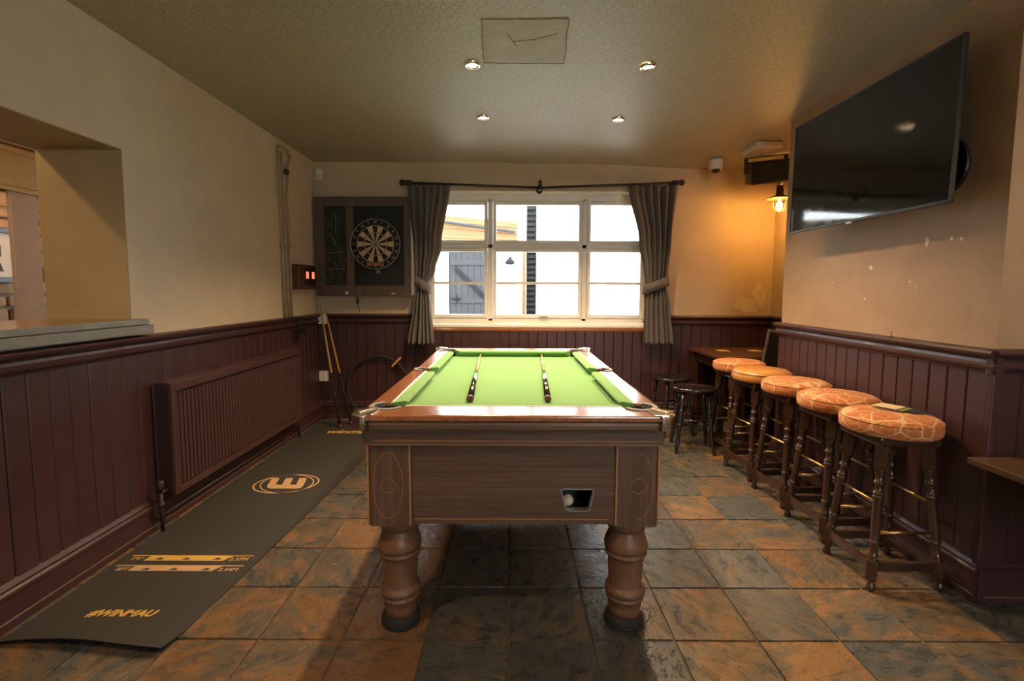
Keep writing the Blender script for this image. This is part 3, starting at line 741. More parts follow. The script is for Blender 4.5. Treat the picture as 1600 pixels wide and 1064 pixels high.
# chrome corner castings with ribs
for sx in (-1, 1):
    for sy in (-1, 1):
        M_ = Matrix.Diagonal((sx, sy, 1, 1)); mb = MB()
        ro = .052
        pts = [(W-.034, L-.004), (W-.034, L+.018)] + [(W+.022-ro + ro*math.cos(t), L+.018-ro + ro*math.sin(t)) for t in [PI/2 - PI/2*i/8 for i in range(9)]] + [(W+.022, L-.055), (W-.004, L-.055), (W-.004, L-.03)]
        mb.poly(pts[::-1], .764, ZT+.002, None, None, True)
        for v in mb.bm.verts: v.co = M_ @ v.co
        nose = mb.build('corner_casting', tbl, 'chrome', bevel=.016, bseg=4); mb = MB()
        pts2 = [(W-.055, L+.004), (W-.01, L+.008), (W+.008, L-.012), (W+.006, L-.058), (IW+.045, IL+.052), (IW+.012, IL+.075)]
        mb.poly(pts2, ZT-.001, ZT+.005)
        for v in mb.bm.verts: v.co = M_ @ v.co
        cs = mb.build('casting_plate', nose, 'chrome', bevel=.002, bseg=2); cs = nose
        mb = MB(); d = Vector((1, 1.15, 0)).normalized(); t = Vector((-d.y, d.x, 0))
        for i in range(9):
            c0 = Vector((IW+.036, IL+.058, ZT+.0065)) + d*(.0078*i); hw = .010 + .0022*i
            mb.rod(M_ @ (c0 - t*hw), M_ @ (c0 + t*hw), .0026, None, 8)
        mb.build('corner_rib', cs, 'chrome', kind='stuff')
# apron and body
AW, AL = .497, .906
for nm, dims, m in (('apron', (-AW, AW, -AL, -AL+.02, .703, .755), 'walnut_across'), ('apron', (-AW, AW, AL-.02, AL, .703, .755), 'walnut_across'), ('apron', (-AW-.010, -AW+.012, -AL+.012, AL-.012, .703, .755), 'walnut_side'), ('apron', (AW-.012, AW+.010, -AL+.012, AL-.012, .703, .755), 'walnut_side')):
    bx(nm, tbl, dims, m, bevel=.002)
BW, BL, BZ0, BZ1 = .488, .876, .418, .705
# front panel with the trapezoid ball-return opening
TZ0, TZ1 = .466, .544; tx = [(.166-TX, TZ1), (.282-TX, TZ1), (.266-TX, TZ0), (.187-TX, TZ0)]
mb = MB(); y0, y1 = -BL, -BL+.02; PXi = BW-.13
outer = [(-PXi, BZ1), (PXi, BZ1), (PXi, BZ0), (-PXi, BZ0)]
for yy in (y0, y1):
    o = [mb.bm.verts.new((x, yy, z)) for x, z in outer]; i = [mb.bm.verts.new((x, yy, z)) for x, z in tx]
    for k_ in range(4): mb.bm.faces.new([o[k_], o[(k_+1) % 4], i[(k_+1) % 4], i[k_]])
    if yy == y0: i0, o0 = i, o
    else:
        for k_ in range(4): mb.bm.faces.new([i0[k_], i0[(k_+1) % 4], i[(k_+1) % 4], i[k_]]); mb.bm.faces.new([o0[k_], o0[(k_+1) % 4], o[(k_+1) % 4], o[k_]])
front = mb.build('end_panel', tbl, 'walnut_across')
bx('end_panel', tbl, (-PXi, PXi, BL-.02, BL, BZ0, BZ1), 'walnut_across')
for s in (-1, 1): bx('side_panel', tbl, (s*(BW-.02) if s > 0 else -BW, BW if s > 0 else -BW+.02, -BL+.1, BL-.1, BZ0, BZ1), 'walnut_side')
bx('floor_board', tbl, (-BW+.02, BW-.02, -BL+.14, BL-.02, BZ0, BZ0+.015), 'black_plastic')
# corner pilasters with inlaid ovals
def strip_loop(pts, w_, y, mb, closed=True):
    n = len(pts)
    for i in range(n if closed else n-1):
        (xa, za), (xb, zb) = pts[i], pts[(i+1) % n]; d = Vector((xb-xa, zb-za)); l_ = d.length; d /= l_; nx_, nz_ = -d.y*w_/2, d.x*w_/2
        vs = [mb.bm.verts.new((x, y, z)) for x, z in ((xa+nx_, za+nz_), (xb+nx_, zb+nz_), (xb-nx_, zb-nz_), (xa-nx_, za-nz_))]
        vb = [mb.bm.verts.new((v.co.x, y+.002, v.co.z)) for v in vs]
        mb.bm.faces.new(vs[::-1])
        for k_ in range(4): mb.bm.faces.new([vs[k_], vs[(k_+1) % 4], vb[(k_+1) % 4], vb[k_]])
for sx in (-1, 1):
    for sy in (-1, 1):
        x0, x1 = sorted((sx*(BW+.008), sx*(BW-.135))); ya, yb = sorted((sy*(BL+.008), sy*(BL-.12)))
        # chamfered front corner pilaster
        px_ = [(BW-.135, BL+.008), (BW-.004, BL+.008), (BW+.010, BL-.006), (BW+.010, BL-.12), (BW-.012, BL-.12), (BW-.012, BL-.014), (BW-.135, BL-.014)]
        mb = MB(); mb.poly([(sx*x, sy*y) for x, y in px_], BZ0-.006, BZ1)
        pil = mb.build('pilaster', tbl, 'walnut_upright')
        if sy < 0:
            mb = MB(); cx_, cz_ = sx*(BW-.062), .556; yy = -BL-.0088
            a0, a1, cl_ = (0, 2*PI, True) if sx < 0 else (-PI/2, PI/2, False)
            el = [(cx_ + .050*math.cos(t), cz_ + .115*math.sin(t)) for t in [a0 + (a1-a0)*i/40 for i in range(40 if cl_ else 41)]]
            strip_loop(el, .0016, yy, mb, cl_)
            mb.build('inlay_oval', pil, 'inlay'); mb = MB()
            strip_loop([(cx_ + .026*math.cos(t), cz_ + .026*math.sin(t)) for t in [2*PI*i/28 for i in range(28)]], .0016, yy, mb)
            mb.build('inlay_ring', pil, 'inlay')
            xs = sx*(BW-.134); mb = MB(); mb.box(min(xs, xs-sx*.006), max(xs, xs-sx*.006), -BL-.0092, -BL-.006, BZ0, BZ1-.004); xs = sx*(BW+.006)
            mb.box(xs-.003, xs+.003, -BL-.006, -BL+.004, BZ0, BZ1-.004); mb.build('inlay_edge', pil, 'inlay')
mb = MB(); mb.box(-AW+.03, AW-.02, -AL-.0008, -AL+.001, .7175, .7195); mb.box(-AW+.003, AW-.003, -AL-.0008, -AL+.001, .704, .706); mb.box(-PXi+.02, PXi-.03, -BL-.001, -BL+.001, .434, .4365); mb.build('inlay_line', tbl, 'inlay')
# ball return: grey frame and dark box behind
def inset(p, k_): cx_ = sum(q[0] for q in p)/4; cz_ = sum(q[1] for q in p)/4; return [(cx_ + (x-cx_)*k_, cz_ + (z-cz_)*k_) for x, z in p]
def rounded(p, r):
    out = []
    for i in range(4):
        a, b, c = Vector(p[i-1]), Vector(p[i]), Vector(p[(i+1) % 4]); u, v = (a-b).normalized(), (c-b).normalized()
        for t in range(6): f_ = t/5; out.append(tuple((b + u*r*(1-f_)**2 + v*r*f_**2)))
    return out
oo, ii = rounded(inset(tx, 1.03), .014), rounded(inset(tx, .93), .010)
mb = MB(); n = len(oo); a = [mb.bm.verts.new((x, -BL-.005, z)) for x, z in oo]; b = [mb.bm.verts.new((x, -BL-.005, z)) for x, z in ii]; a2 = [mb.bm.verts.new((x, -BL+.004, z)) for x, z in oo]; b2 = [mb.bm.verts.new((x, -BL+.02, z)) for x, z in ii]
for i in range(n):
    j = (i+1) % n
    for q in ((a[i], a[j], b[j], b[i]), (a2[i], a2[j], a[j], a[i]), (b[i], b[j], b2[j], b2[i])): mb.bm.faces.new(q)
mb.build('ball_return_frame', tbl, 'grey_metal')
mb = MB(); mb.box(.14, .30, -BL+.021, -BL+.025, TZ0-.02, TZ0-.001); mb.box(.13, .31, -BL+.15, -BL+.155, TZ0-.02, TZ1+.03); mb.box(.13, .31, -BL+.021, -BL+.15, TZ0-.012, TZ0-.004); mb.box(.13, .31, -BL+.021, -BL+.15, TZ1+.01, TZ1+.02); mb.box(.13, .135, -BL+.021, -BL+.15, TZ0-.01, TZ1+.02); mb.box(.305, .31, -BL+.021, -BL+.15, TZ0-.01, TZ1+.02)
mb.build('ball_tray', tbl, 'black_plastic')
ball = MB().sphere((0, 0, 0), .0205, None, 24).build('cue_ball', None, 'ball_ivory'); ball.location = (.198, TY-BL+.028+.02, TZ0+.0170); tag(ball, 'cream cue ball resting in the ball return of the pool table', 'ball')
# legs
LP = [(.064, .045), (.060, .06), (.064, .075), (.066, .1), (.074, .106), (.0745, .112), (.065, .116), (.065, .119), (.076, .124), (.079, .134), (.076, .144), (.066, .150), (.063, .156), (.066, .2), (.0685, .25), (.071, .268), (.080, .272), (.081, .277), (.070, .281), (.070, .285), (.081, .290), (.085, .304), (.080, .322), (.070, .345), (.061, .358), (.061, .364), (.073, .368), (.076, .384), (.077, .424)]
leg_me = None
for sx in (-1, 1):
    for sy in (-1, 1):
        if leg_me is None:
            mb = MB(); mb.lathe([(r*.93, z) for r, z in LP], None, 32); lg = mb.build('leg', tbl, 'leg_wood'); leg_me = lg.data
            mb = MB(); mb.lathe([(.066, 0), (.070, .006), (.070, .03), (.062, .046)], None, 24); ft = mb.build('foot', lg, 'black_rubber'); ft_me = ft.data
        else: lg = link('leg', leg_me, tbl); ft = link('foot', ft_me, lg)
        lg.location = (sx*.412, sy*(TY-1.712), 0)
wire = MB(); rw = random.Random(2)
for kk in range(2): wire.tube([((.074+.004*kk)*math.cos(a), (.074+.004*kk)*math.sin(a), .006 + .012*kk + .003*math.sin(3*a)) for a in [2*PI*i/30 for i in range(30)]], .0022, None, 6, True)
wire.tube([(.07, -.03, .01), (.085, -.02, .02), (.095, .0, .035), (.10, .01, .03)], .002)
wo = wire.build('wire_loop', None, 'dark_grey_metal'); wo.location = (TX+.412, 1.712, .0); tag(wo, 'thin loop of wire lying round the right front foot of the pool table', 'wire')

# cues
def cue(name, a, b, label, grp, butt=.35, r0=.0055, r1=.0135):
    a, b = Vector(a), Vector(b); d = b-a; Ln = d.length; M = Matrix.Translation(a) @ d.to_track_quat('Z', 'Y').to_matrix().to_4x4()
    t = thing(name, label, 'cue', group=grp, M=M)   # local z from butt (0) to tip
    rad = lambda z: r1 + (r0-r1)*z/Ln
    bz = Ln*butt
    MB().lathe([(rad(.02), .02), (rad(bz*.8), bz*.8), (rad(bz), bz)], None, 14).build('butt', t, 'cue_black')
    MB().lathe([(rad(bz), bz), (rad(Ln-.03), Ln-.03)], None, 14).build('shaft', t, 'cue_maple')
    MB().lathe([(r1*.9, 0), (r1*1.02, .004), (r1*1.02, .02)], None, 14).build('butt_cap', t, 'cue_brown')
    MB().lathe([(r0*1.05, Ln-.03), (r0, Ln-.01), (r0*.8, Ln)], None, 10).build('tip', t, 'brass')
    return t
cue('pool_cue', (-.168, 1.912, ZB+.0145), (-.212, 3.255, ZB+.0145), 'left of two black butted pool cues lying on the green baize', 'cues on the table', .5)
cue('pool_cue', (.143, 1.917, ZB+.0145), (.196, 3.262, ZB+.0145), 'right of two black butted pool cues lying on the green baize', 'cues on the table', .5)

# ------------------------------------------------------------------ dart mat
MAT = [(-1.765, 1.60), (-1.168, 1.545), (-1.135, 2.1), (-1.066, 3.38), (-1.03, 4.42), (-1.765, 4.42)]
mat = thing('dart_mat', 'long dark rubber dart mat with yellow markings along the left wall, near end curled', 'mat', (0, 0, 0))
mb = MB(); NU, NV = 14, 60; rows = []
def matx(y): 
    xs = [(1.545, -1.168), (2.1, -1.135), (3.38, -1.066), (4.42, -1.03)]
    for (a, xa), (b, xb) in zip(xs, xs[1:]):
        if y <= b: return xa + (xb-xa)*(y-a)/(b-a)
    return -1.03
def matz(x, y):
    c = max(0, 1 - (y-1.545)/.16); u = (x+1.765)/.6
    return .0045 + 0.036*c*c*(.30 + .65*u*(1.25-u)*2) 
for j in range(NV+1):
    t = j/NV; y = 1.545 + (4.42-1.545)*t**1.7; row = []
    for i in range(NU+1):
        u = i/NU; x = -1.765 + (matx(y)+1.765)*u; yy = y + (1-t)**12*.03*(1-u) + (1-t)**12*.012*math.sin(u*5)
        row.append((x, yy, matz(x, y)))
    rows.append(row)
top = [[mb.bm.verts.new(p) for p in r] for r in rows]; bot = [[mb.bm.verts.new((x, y + .002, z-.0042)) for x, y, z in r] for r in rows]
for j in range(NV):
    for i in range(NU):
        mb.bm.faces.new([top[j][i], top[j][i+1], top[j+1][i+1], top[j+1][i]]); mb.bm.faces.new([bot[j][i], bot[j+1][i], bot[j+1][i+1], bot[j][i+1]])
    mb.bm.faces.new([top[j][0], top[j+1][0], bot[j+1][0], bot[j][0]]); mb.bm.faces.new([top[j][NU], bot[j][NU], bot[j+1][NU], top[j+1][NU]])
for i in range(NU): mb.bm.faces.new([top[0][i], bot[0][i], bot[0][i+1], top[0][i+1]]); mb.bm.faces.new([top[NV][i], top[NV][i+1], bot[NV][i+1], bot[NV][i]])
mb.build('rubber_sheet', mat, 'mat_rubber')
ZM = .0047
def flat(name, polys, m):
    mb = MB()
    for p in polys: mb.poly(p, 0, .0006)
    return mb.build(name, mat, m, Matrix.Translation((0, 0, ZM)))
text_mesh('#WINMAU', .052, 'mat_yellow', 'printed_lettering', mat, Matrix.Translation((-1.462, 1.737, ZM)), shear=.25, offset=.0016, space=.98)
text_mesh('winmau', .13, 'mat_yellow', 'printed_lettering', mat, Matrix.Translation((-1.385, 4.09, ZM)), shear=.25, offset=.003)
def oche(y, x0, x1, m, left, right):
    return flat('throw_line', [[(x0+.035, y+.006), (x0+.038, y+.014), (x1-.01, y+.014), (x1-.004, y+.008)], [(x0+.115, y-.030), (x0+.125, y+.007), (x1-.10, y+.007), (x1-.125, y-.030)]], m)
oche(2.125, -1.765, -1.17, 'mat_yellow', '8FT', '2.37M'); oche(2.045, -1.775, -1.172, 'mat_tan', '7FT', '2.44M')
for y, m, a, b in ((2.108, 'mat_yellow', '7\'9"', '2.37M'), (2.026, 'mat_tan', '8FT', '2.44M')):
    text_mesh(a, .034, m, 'printed_lettering', mat, Matrix.Translation((-1.69, y, ZM)), offset=.0004)
    text_mesh(b, .034, m, 'printed_lettering', mat, Matrix.Translation((-1.23, y, ZM)), offset=.0004)
    mb = MB()
    for i, xx in enumerate((-1.59, -1.47, -1.33)): mb.poly([(xx-.02, y-.004), (xx+.012, y-.006), (xx+.02, y+.004), (xx, y+.012), (xx-.008, y+.003)], .0004, .0011)
    mb.build('boot_print', mat, 'mat_rubber', Matrix.Translation((0, 0, ZM)))
# round emblem with a W
ecx, ecy = -1.413, 2.972
mb = MB()
for (ox, oy, rx, ry, rot, wd) in ((0, 0, .196, .150, .10, .010), (.004, 0, .170, .142, -.38, .008)):
    n = 56
    for i in range(n):
        q = []
        for t, rr_ in ((i, 0), (i+1, 0), (i+1, 1), (i, 1)):
            a = 2*PI*t/n; x = (rx - rr_*wd)*math.cos(a); y = (ry - rr_*wd)*math.sin(a); q.append((ecx+ox + x*math.cos(rot) - y*math.sin(rot), ecy+oy + x*math.sin(rot) + y*math.cos(rot)))
        mb.poly(q, 0, .0006)
def sh(p): return [(ecx + x - .26*y, ecy + y*1.12) for x, y in p]
Wp = [(-.112, .078), (-.112, -.030), (-.104, -.058), (-.080, -.072), (.080, -.072), (.104, -.058), (.112, -.030), (.112, .078), (.064, .078), (.064, -.018), (.024, -.018), (.024, .078), (-.024, .078), (-.024, -.018), (-.064, -.018), (-.064, .078)]
mb.poly(sh(Wp), 0, .0007); mb.build('printed_emblem', mat, 'mat_tan', Matrix.Translation((0, 0, ZM)))

# ------------------------------------------------------------------ radiator
rad = thing('radiator', 'long maroon painted double panel radiator low on the left wall', 'radiator', (-1.825, 2.41, .17))
RL, RH = 1.50, .575
mb = MB(); n = 46; pts = []
for i in range(n):
    y = .03 + (RL-.06)*i/n; p = (RL-.06)/n
    pts += [(.117, y), (.117, y+p*.6), (.105, y+p*.68), (.105, y+p*.92)]
lo = [mb.bm.verts.new((x, y, .045)) for x, y in pts]; hi = [mb.bm.verts.new((x, y, RH-.055)) for x, y in pts]
for i in range(len(pts)-1): mb.bm.faces.new([lo[i], lo[i+1], hi[i+1], hi[i]])
mb.box(.098, .104, 0, RL, 0, RH); mb.box(.100, .117, 0, .03, 0, RH); mb.box(.100, .117, RL-.03, RL, 0, RH); mb.box(.100, .116, .03, RL-.03, 0, .035); mb.box(.100, .117, .03, RL-.03, RH-.045, RH)
mb.build('front_panel', rad, 'radiator_paint', bevel=.003)
bx('rear_panel', rad, (.028, .040, 0, RL, 0, RH), 'radiator_paint', .002)
mb = MB(); mb.box(.036, .104, -.002, RL, RH-.004, RH+.006)
for i in range(2): mb.box(.05+.025*i, .058+.025*i, .01, RL-.01, RH+.006, RH+.010)
mb.build('top_grille', rad, 'radiator_paint')
for y in (.42, 1.0): bx('grille_clip', rad, (.055, .085, y, y+.05, RH+.006, RH+.013), 'maroon_dark')
for y in (.0, RL-.003): bx('side_cover', rad, (.036, .1, y, y+.003, .02, RH), 'maroon_dark')
mb = MB(); mb.rod((.07, -.045, -.165), (.07, -.045, .03), .009); mb.rod((.07, -.045, .03), (.07, .01, .03), .010); mb.lathe([(.014, 0), (.017, .01), (.017, .035), (.012, .05)], None, 12, Matrix.Translation((.07, -.045, .045))); mb.lathe([(.014, -.01), (.016, .0), (.014, .012)], None, 10, Matrix.Translation((.07, -.045, -.03)))
mb.build('valve', rad, 'maroon_dark')
mb = MB(); mb.rod((.07, RL+.03, -.165), (.07, RL+.03, .03), .009); mb.rod((.07, RL+.03, .03), (.07, RL-.01, .03), .010); mb.build('valve', rad, 'maroon_dark')
mb = MB(); mb.rod((.045, -.045, -.10), (.045, RL+.1, -.10), .011); mb.build('pipe', rad, 'maroon_dark')
for y in (.25, 1.25): bx('wall_bracket', rad, (.020, .03, y, y+.04, .05, RH-.05), 'maroon_dark')

# ------------------------------------------------------------------ pipes in the left corner
pp = thing('conduit_run', 'three cream painted pipes clipped upright to the left wall, joined near the ceiling', 'pipes', (XL, 3.9, .99))
for k_, (ya, yb, zt) in enumerate(((-.05, -.02, 1.325), (.015, .045, 1.30), (.08, .108, 1.16))):
    pts = [(.016, yb, 0), (.016, yb - .2*(yb-ya), .3), (.016, ya + .02, .75), (.016, ya, 1.0), (.016, ya + (.0 if k_ < 2 else .035), zt)]
    MB().tube(pts, .0085, None, 8).build('pipe', pp, 'cream_pipe')
MB().tube([(.016, -.045, 1.325), (.016, .03, 1.34), (.02, .11, 1.335), (.02, .15, 1.30), (.02, .14, 1.25), (.02, .10, 1.22), (.018, .08, 1.16)], .011, None, 8).build('elbow', pp, 'cream_pipe')
mb = MB(); mb.lathe([(.02, -.02), (.024, 0), (.02, .02)], None, 12, lookM((.02, .07, 1.16), (0, 1, 0), (1, 0, 0))); mb.rod((.02, .05, 1.16), (.05, .05, 1.15), .008); mb.build('stopcock', pp, 'black_iron')
for z in (.56, .96): bx('pipe_clip', pp, (0, .028, -.06 + (.02 if z < .7 else 0), .10 + (.02 if z < .7 else 0), z, z+.018), 'cream_pipe', .003)
cb = thing('wall_cable', 'black cables running down the panelling above the far end of the radiator', 'cable', (XL, 4.02, 0))
for dy in (0, .03, .05): MB().tube([(.06, dy, .99), (.064, dy, .96), (.052, dy+.004, .90), (.030, dy, .88), (.024, dy, .78)], .005, None, 6).build('cable', cb, 'black_rubber')
mb = MB(); mb.box(.019, .05, .09, .20, .855, .880); mb.build('cable_box', cb, 'black_plastic', bevel=.004)

# ------------------------------------------------------------------ dartboard corner
CY = 4.485
cab = thing('dart_cabinet', 'dark wooden dartboard cabinet with a chalk scoreboard, left of the window', 'cabinet', (-1.365, YB, 1.61))
cx0, cx1, cz0, cz1 = -.432, .440, -.44, .445
mb = MB(); mb.box(cx0, cx1, -.012, 0, cz0, cz1); mb.build('back_board', cab, 'cabinet_wood')
fr = MB(); yf = CY-YB
for d in ((cx0, cx0+.085, cz0, cz1), (cx1-.065, cx1, cz0, cz1), (cx0+.085, cx1-.065, cz1-.085, cz1), (cx0+.085, cx1-.065, cz0, cz0+.085), (-.148, -.080, cz0+.085, cz1-.085)): fr.box(d[0], d[1], yf, -.012, d[2], d[3])
fr.build('frame', cab, 'cabinet_wood', bevel=.003)
bx('chalkboard_panel', cab, (cx0+.085, -.148, yf+.012, -.012, cz0+.085, cz1-.085), 'chalkboard')
bx('felt_panel', cab, (-.080, cx1-.065, yf+.012, -.012, cz0+.085, cz1-.085), 'black_felt')
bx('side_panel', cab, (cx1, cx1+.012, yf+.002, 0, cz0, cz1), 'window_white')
bx('ledge', cab, (cx0+.02, cx1, yf-.028, yf, cz0-.012, cz0+.006), 'cabinet_wood', .002)
# chalk strokes on the scoreboard
st = MB(); rs = random.Random(9)
def stroke(x0, z0, x1, z1, r=.0018): st.tube([(x0 + (x1-x0)*t/4 + rs.uniform(-.003, .003), yf+.0105, z0 + (z1-z0)*t/4 + rs.uniform(-.002, .002)) for t in range(5)], r, None, 5)
stroke(-.30, .12, -.20, -.06, .003); stroke(-.24, .30, -.245, .12, .003)
for zc in (-.06, -.21): stroke(-.335, zc, -.165, zc+.005, .0025)
for k_ in range(46):
    x = rs.uniform(-.335, -.17); z = rs.choice([rs.uniform(-.06, .32), rs.uniform(-.19, -.08), rs.uniform(-.34, -.23)]); stroke(x, z, x + rs.uniform(-.015, .02), z + rs.uniform(-.035, .045), .0011)
st.build('chalk_mark', cab, 'chalk_faint', kind='stuff')
c1 = MB().box(-.012, .012, -.010, .010, 0, .022).build('chalk_piece', None, 'chalk_white', bevel=.003); c1.location = (-1.513, CY-.014, 1.176); tag(c1, 'white block of chalk on the ledge under the scoreboard', 'chalk')
c2 = MB().box(-.018, .018, -.006, .006, 0, .010).build('chalk_piece', None, 'dart_cream', bevel=.003); c2.location = (-1.09, CY-.014, 1.176); tag(c2, 'small cream stub of chalk on the ledge under the dartboard', 'chalk')
# dartboard
db = thing('dartboard', 'round bristle dartboard with wire numbers hung on the black felt panel', 'dartboard', (-1.240, CY+.012, 1.628))
Md = Matrix.Rotation(PI/2, 4, 'X')     # local z -> -Y (towards the room)
mb = MB(); mb.lathe([(.2255, 0), (.2255, .034), (.222, .038), (.001, .038)], None, 64, Md); mb.build('board', db, 'dart_black')
mb = MB()
def ringseg(r0, r1, i, m, z=.0388):
    n = 4; a0 = PI/2 - PI/20 + i*PI/10
    for k_ in range(n):
        a, b = a0 + PI/10*k_/n, a0 + PI/10*(k_+1)/n
        vs = [mb.bm.verts.new(Md @ Vector((r*math.cos(t), r*math.sin(t), z))) for r, t in ((r0, a), (r1, a), (r1, b), (r0, b))]
        mb.faces([mb.bm.faces.new(vs)], m)
for i in range(20):
    dk = i % 2 == 0
    c_ = 'dart_black' if dk else 'dart_cream'; e_ = 'dart_red' if dk else 'dart_green'
    ringseg(.016, .099, i, c_); ringseg(.099, .107, i, e_); ringseg(.107, .162, i, c_); ringseg(.162, .170, i, e_)
mb.lathe([(.016, .0388), (.0065, .0389)], 'dart_green', 20, Md, cap=False); mb.lathe([(.0065, .0389), (.0001, .0390)], 'dart_red', 16, Md, cap=False)
mb.build('scoring_face', db)
mb = MB()
for r in (.0065, .016, .099, .107, .162, .170): mb.tube([Md @ Vector((r*math.cos(a), r*math.sin(a), .0395)) for a in [2*PI*k_/60 for k_ in range(60)]], .0008, None, 4, True)
for i in range(20):
    a = PI/2 - PI/20 + i*PI/10; mb.tube([Md @ Vector((r*math.cos(a), r*math.sin(a), .0395)) for r in (.016, .09, .172)], .0008, None, 4)
mb.build('wire_spider', db, 'steel_wire')
mb = MB(); mb.tube([Md @ Vector((.2225*math.cos(a), .2225*math.sin(a), .041)) for a in [2*PI*k_/72 for k_ in range(72)]], .0026, None, 5, True); nr = mb.build('number_ring', db, 'steel_wire')
for i, nm in enumerate([20, 1, 18, 4, 13, 6, 10, 15, 2, 17, 3, 19, 7, 16, 8, 11, 14, 9, 12, 5]):
    a = PI/2 - i*PI/10
    text_mesh(str(nm), .032, 'steel_wire', 'number', nr, Md @ Matrix.Translation((.197*math.cos(a), .197*math.sin(a), .040)) @ Matrix.Rotation(a - PI/2, 4, 'Z'))
for ch, da in zip('WINMAU', [-.36, -.24, -.11, .03, .18, .32]):
    a = -PI/2 + da
    text_mesh(ch, .040, 'dart_orange', 'lettering', db, Md @ Matrix.Translation((.186*math.cos(a), .186*math.sin(a), .0392)) @ Matrix.Rotation(a + PI/2, 4, 'Z'), offset=.0012)
tgm = MB(); tgm.poly([(-.022, -.022), (.024, -.026), (.020, .010), (-.004, .014)], 0, .0015); tgm.build('tag', db, 'pocket_grey', Md @ Matrix.Translation((.008, -.238, .006)))
# cabinet cable with inline switch
ic = thing('inline_switch_cable', 'thin black cable with inline switch hanging under the dart cabinet', 'cable', (-1.44, 4.552, 1.0))
MB().tube([(.0, 0, .20), (-.006, -.003, .15), (.0, -.004, .10), (.008, 0, .05), (.012, 0, .005)], .0025, None, 6).build('cord', ic, 'black_rubber')
MB().box(-.010, .010, -.016, .004, .085, .135).build('switch', ic, 'black_plastic', bevel=.004)
# digital score box
sbx = thing('led_score_box', 'small wooden box with red glowing digits on the left wall beside the dart cabinet', 'box', (XL, 4.16, 1.32))
bx('case', sbx, (0, .075, -.135, .21, -.10, .105), 'scorebox_wood', .004)
bx('display_window', sbx, (.075, .078, -.02, .19, -.06, .07), 'black_plastic')
for y in (.02, .14):
    mb = MB()
    for (a, b, c_, d_) in ((0, .04, .04, .047), (0, .04, .016, .023), (0, .04, -.008, -.001), (0, .008, -.008, .047), (.032, .04, -.008, .047)): mb.box(.078, .0795, y+a-.02, y+b-.02, c_, d_)
    mb.build('digit', sbx, 'led_red')
# switches in the corner and sensors
def wallbox(name, label, cat, c, sx_, sz_, m='white_plastic', dep=.03, grp=None, rocker=True):
    t = thing(name, label, cat, c, group=grp)
    bx('plate', t, (-sx_/2, sx_/2, -dep, 0, -sz_/2, sz_/2), m, .004)
    if rocker: bx('rocker', t, (-sx_*.12, sx_*.12, -dep-.004, -dep, -sz_*.2, sz_*.2), m, .002)
    return t
wallbox('light_switch', 'white switch box on the corner panelling just under the chair rail', 'switch', (-1.765, 4.552, .945), .075, .09, dep=.045)
wallbox('wall_socket', 'white socket box low on the corner panelling behind the cues', 'socket', (-1.768, 4.552, .408), .075, .095, dep=.045)
s_ = thing('motion_sensor', 'small white motion sensor high in the left corner', 'sensor', (-1.762, YB, 2.262))
mb = MB(); mb.box(-.03, .03, -.04, 0, -.05, .05); mb.build('housing', s_, 'white_plastic', bevel=.012, bseg=3); bx('lens', s_, (-.02, .02, -.045, -.038, -.04, .0), 'paper_white', .004)
# cues leaning in the corner
cue('leaning_cue', (-1.515, 4.22, .008), (-1.785, 4.535, 1.075), 'left of two cues leaning in the corner, maple shaft over dark butt', 'cues in the corner', .43, .006, .014)
cue('leaning_cue', (-1.455, 4.33, .008), (-1.745, 4.538, 1.05), 'right of two cues leaning in the corner, resting nearer the dart cabinet', 'cues in the corner', .43, .006, .014)
hp = thing('black_hoop', 'thin black hoop with a yellow strip leaning on panelling under the dartboard', 'hoop', (-1.25, 4.47, .0), M=Matrix.Translation((-1.25, 4.47, .018)) @ Matrix.Rotation(R(-5), 4, 'X'))
mb = MB(); mb.tube([(.285*math.cos(a), 0, .297 + .285*math.sin(a)) for a in [2*PI*i/60 for i in range(60)]], .011, None, 8, True); mb.build('ring', hp, 'black_rubber')
MB().box(-.008, .008, -.014, -.008, -.06, .06).build('yellow_strip', hp, 'mat_yellow', Matrix.Translation((.17, 0, .53)) @ Matrix.Rotation(R(45), 4, 'Y'))

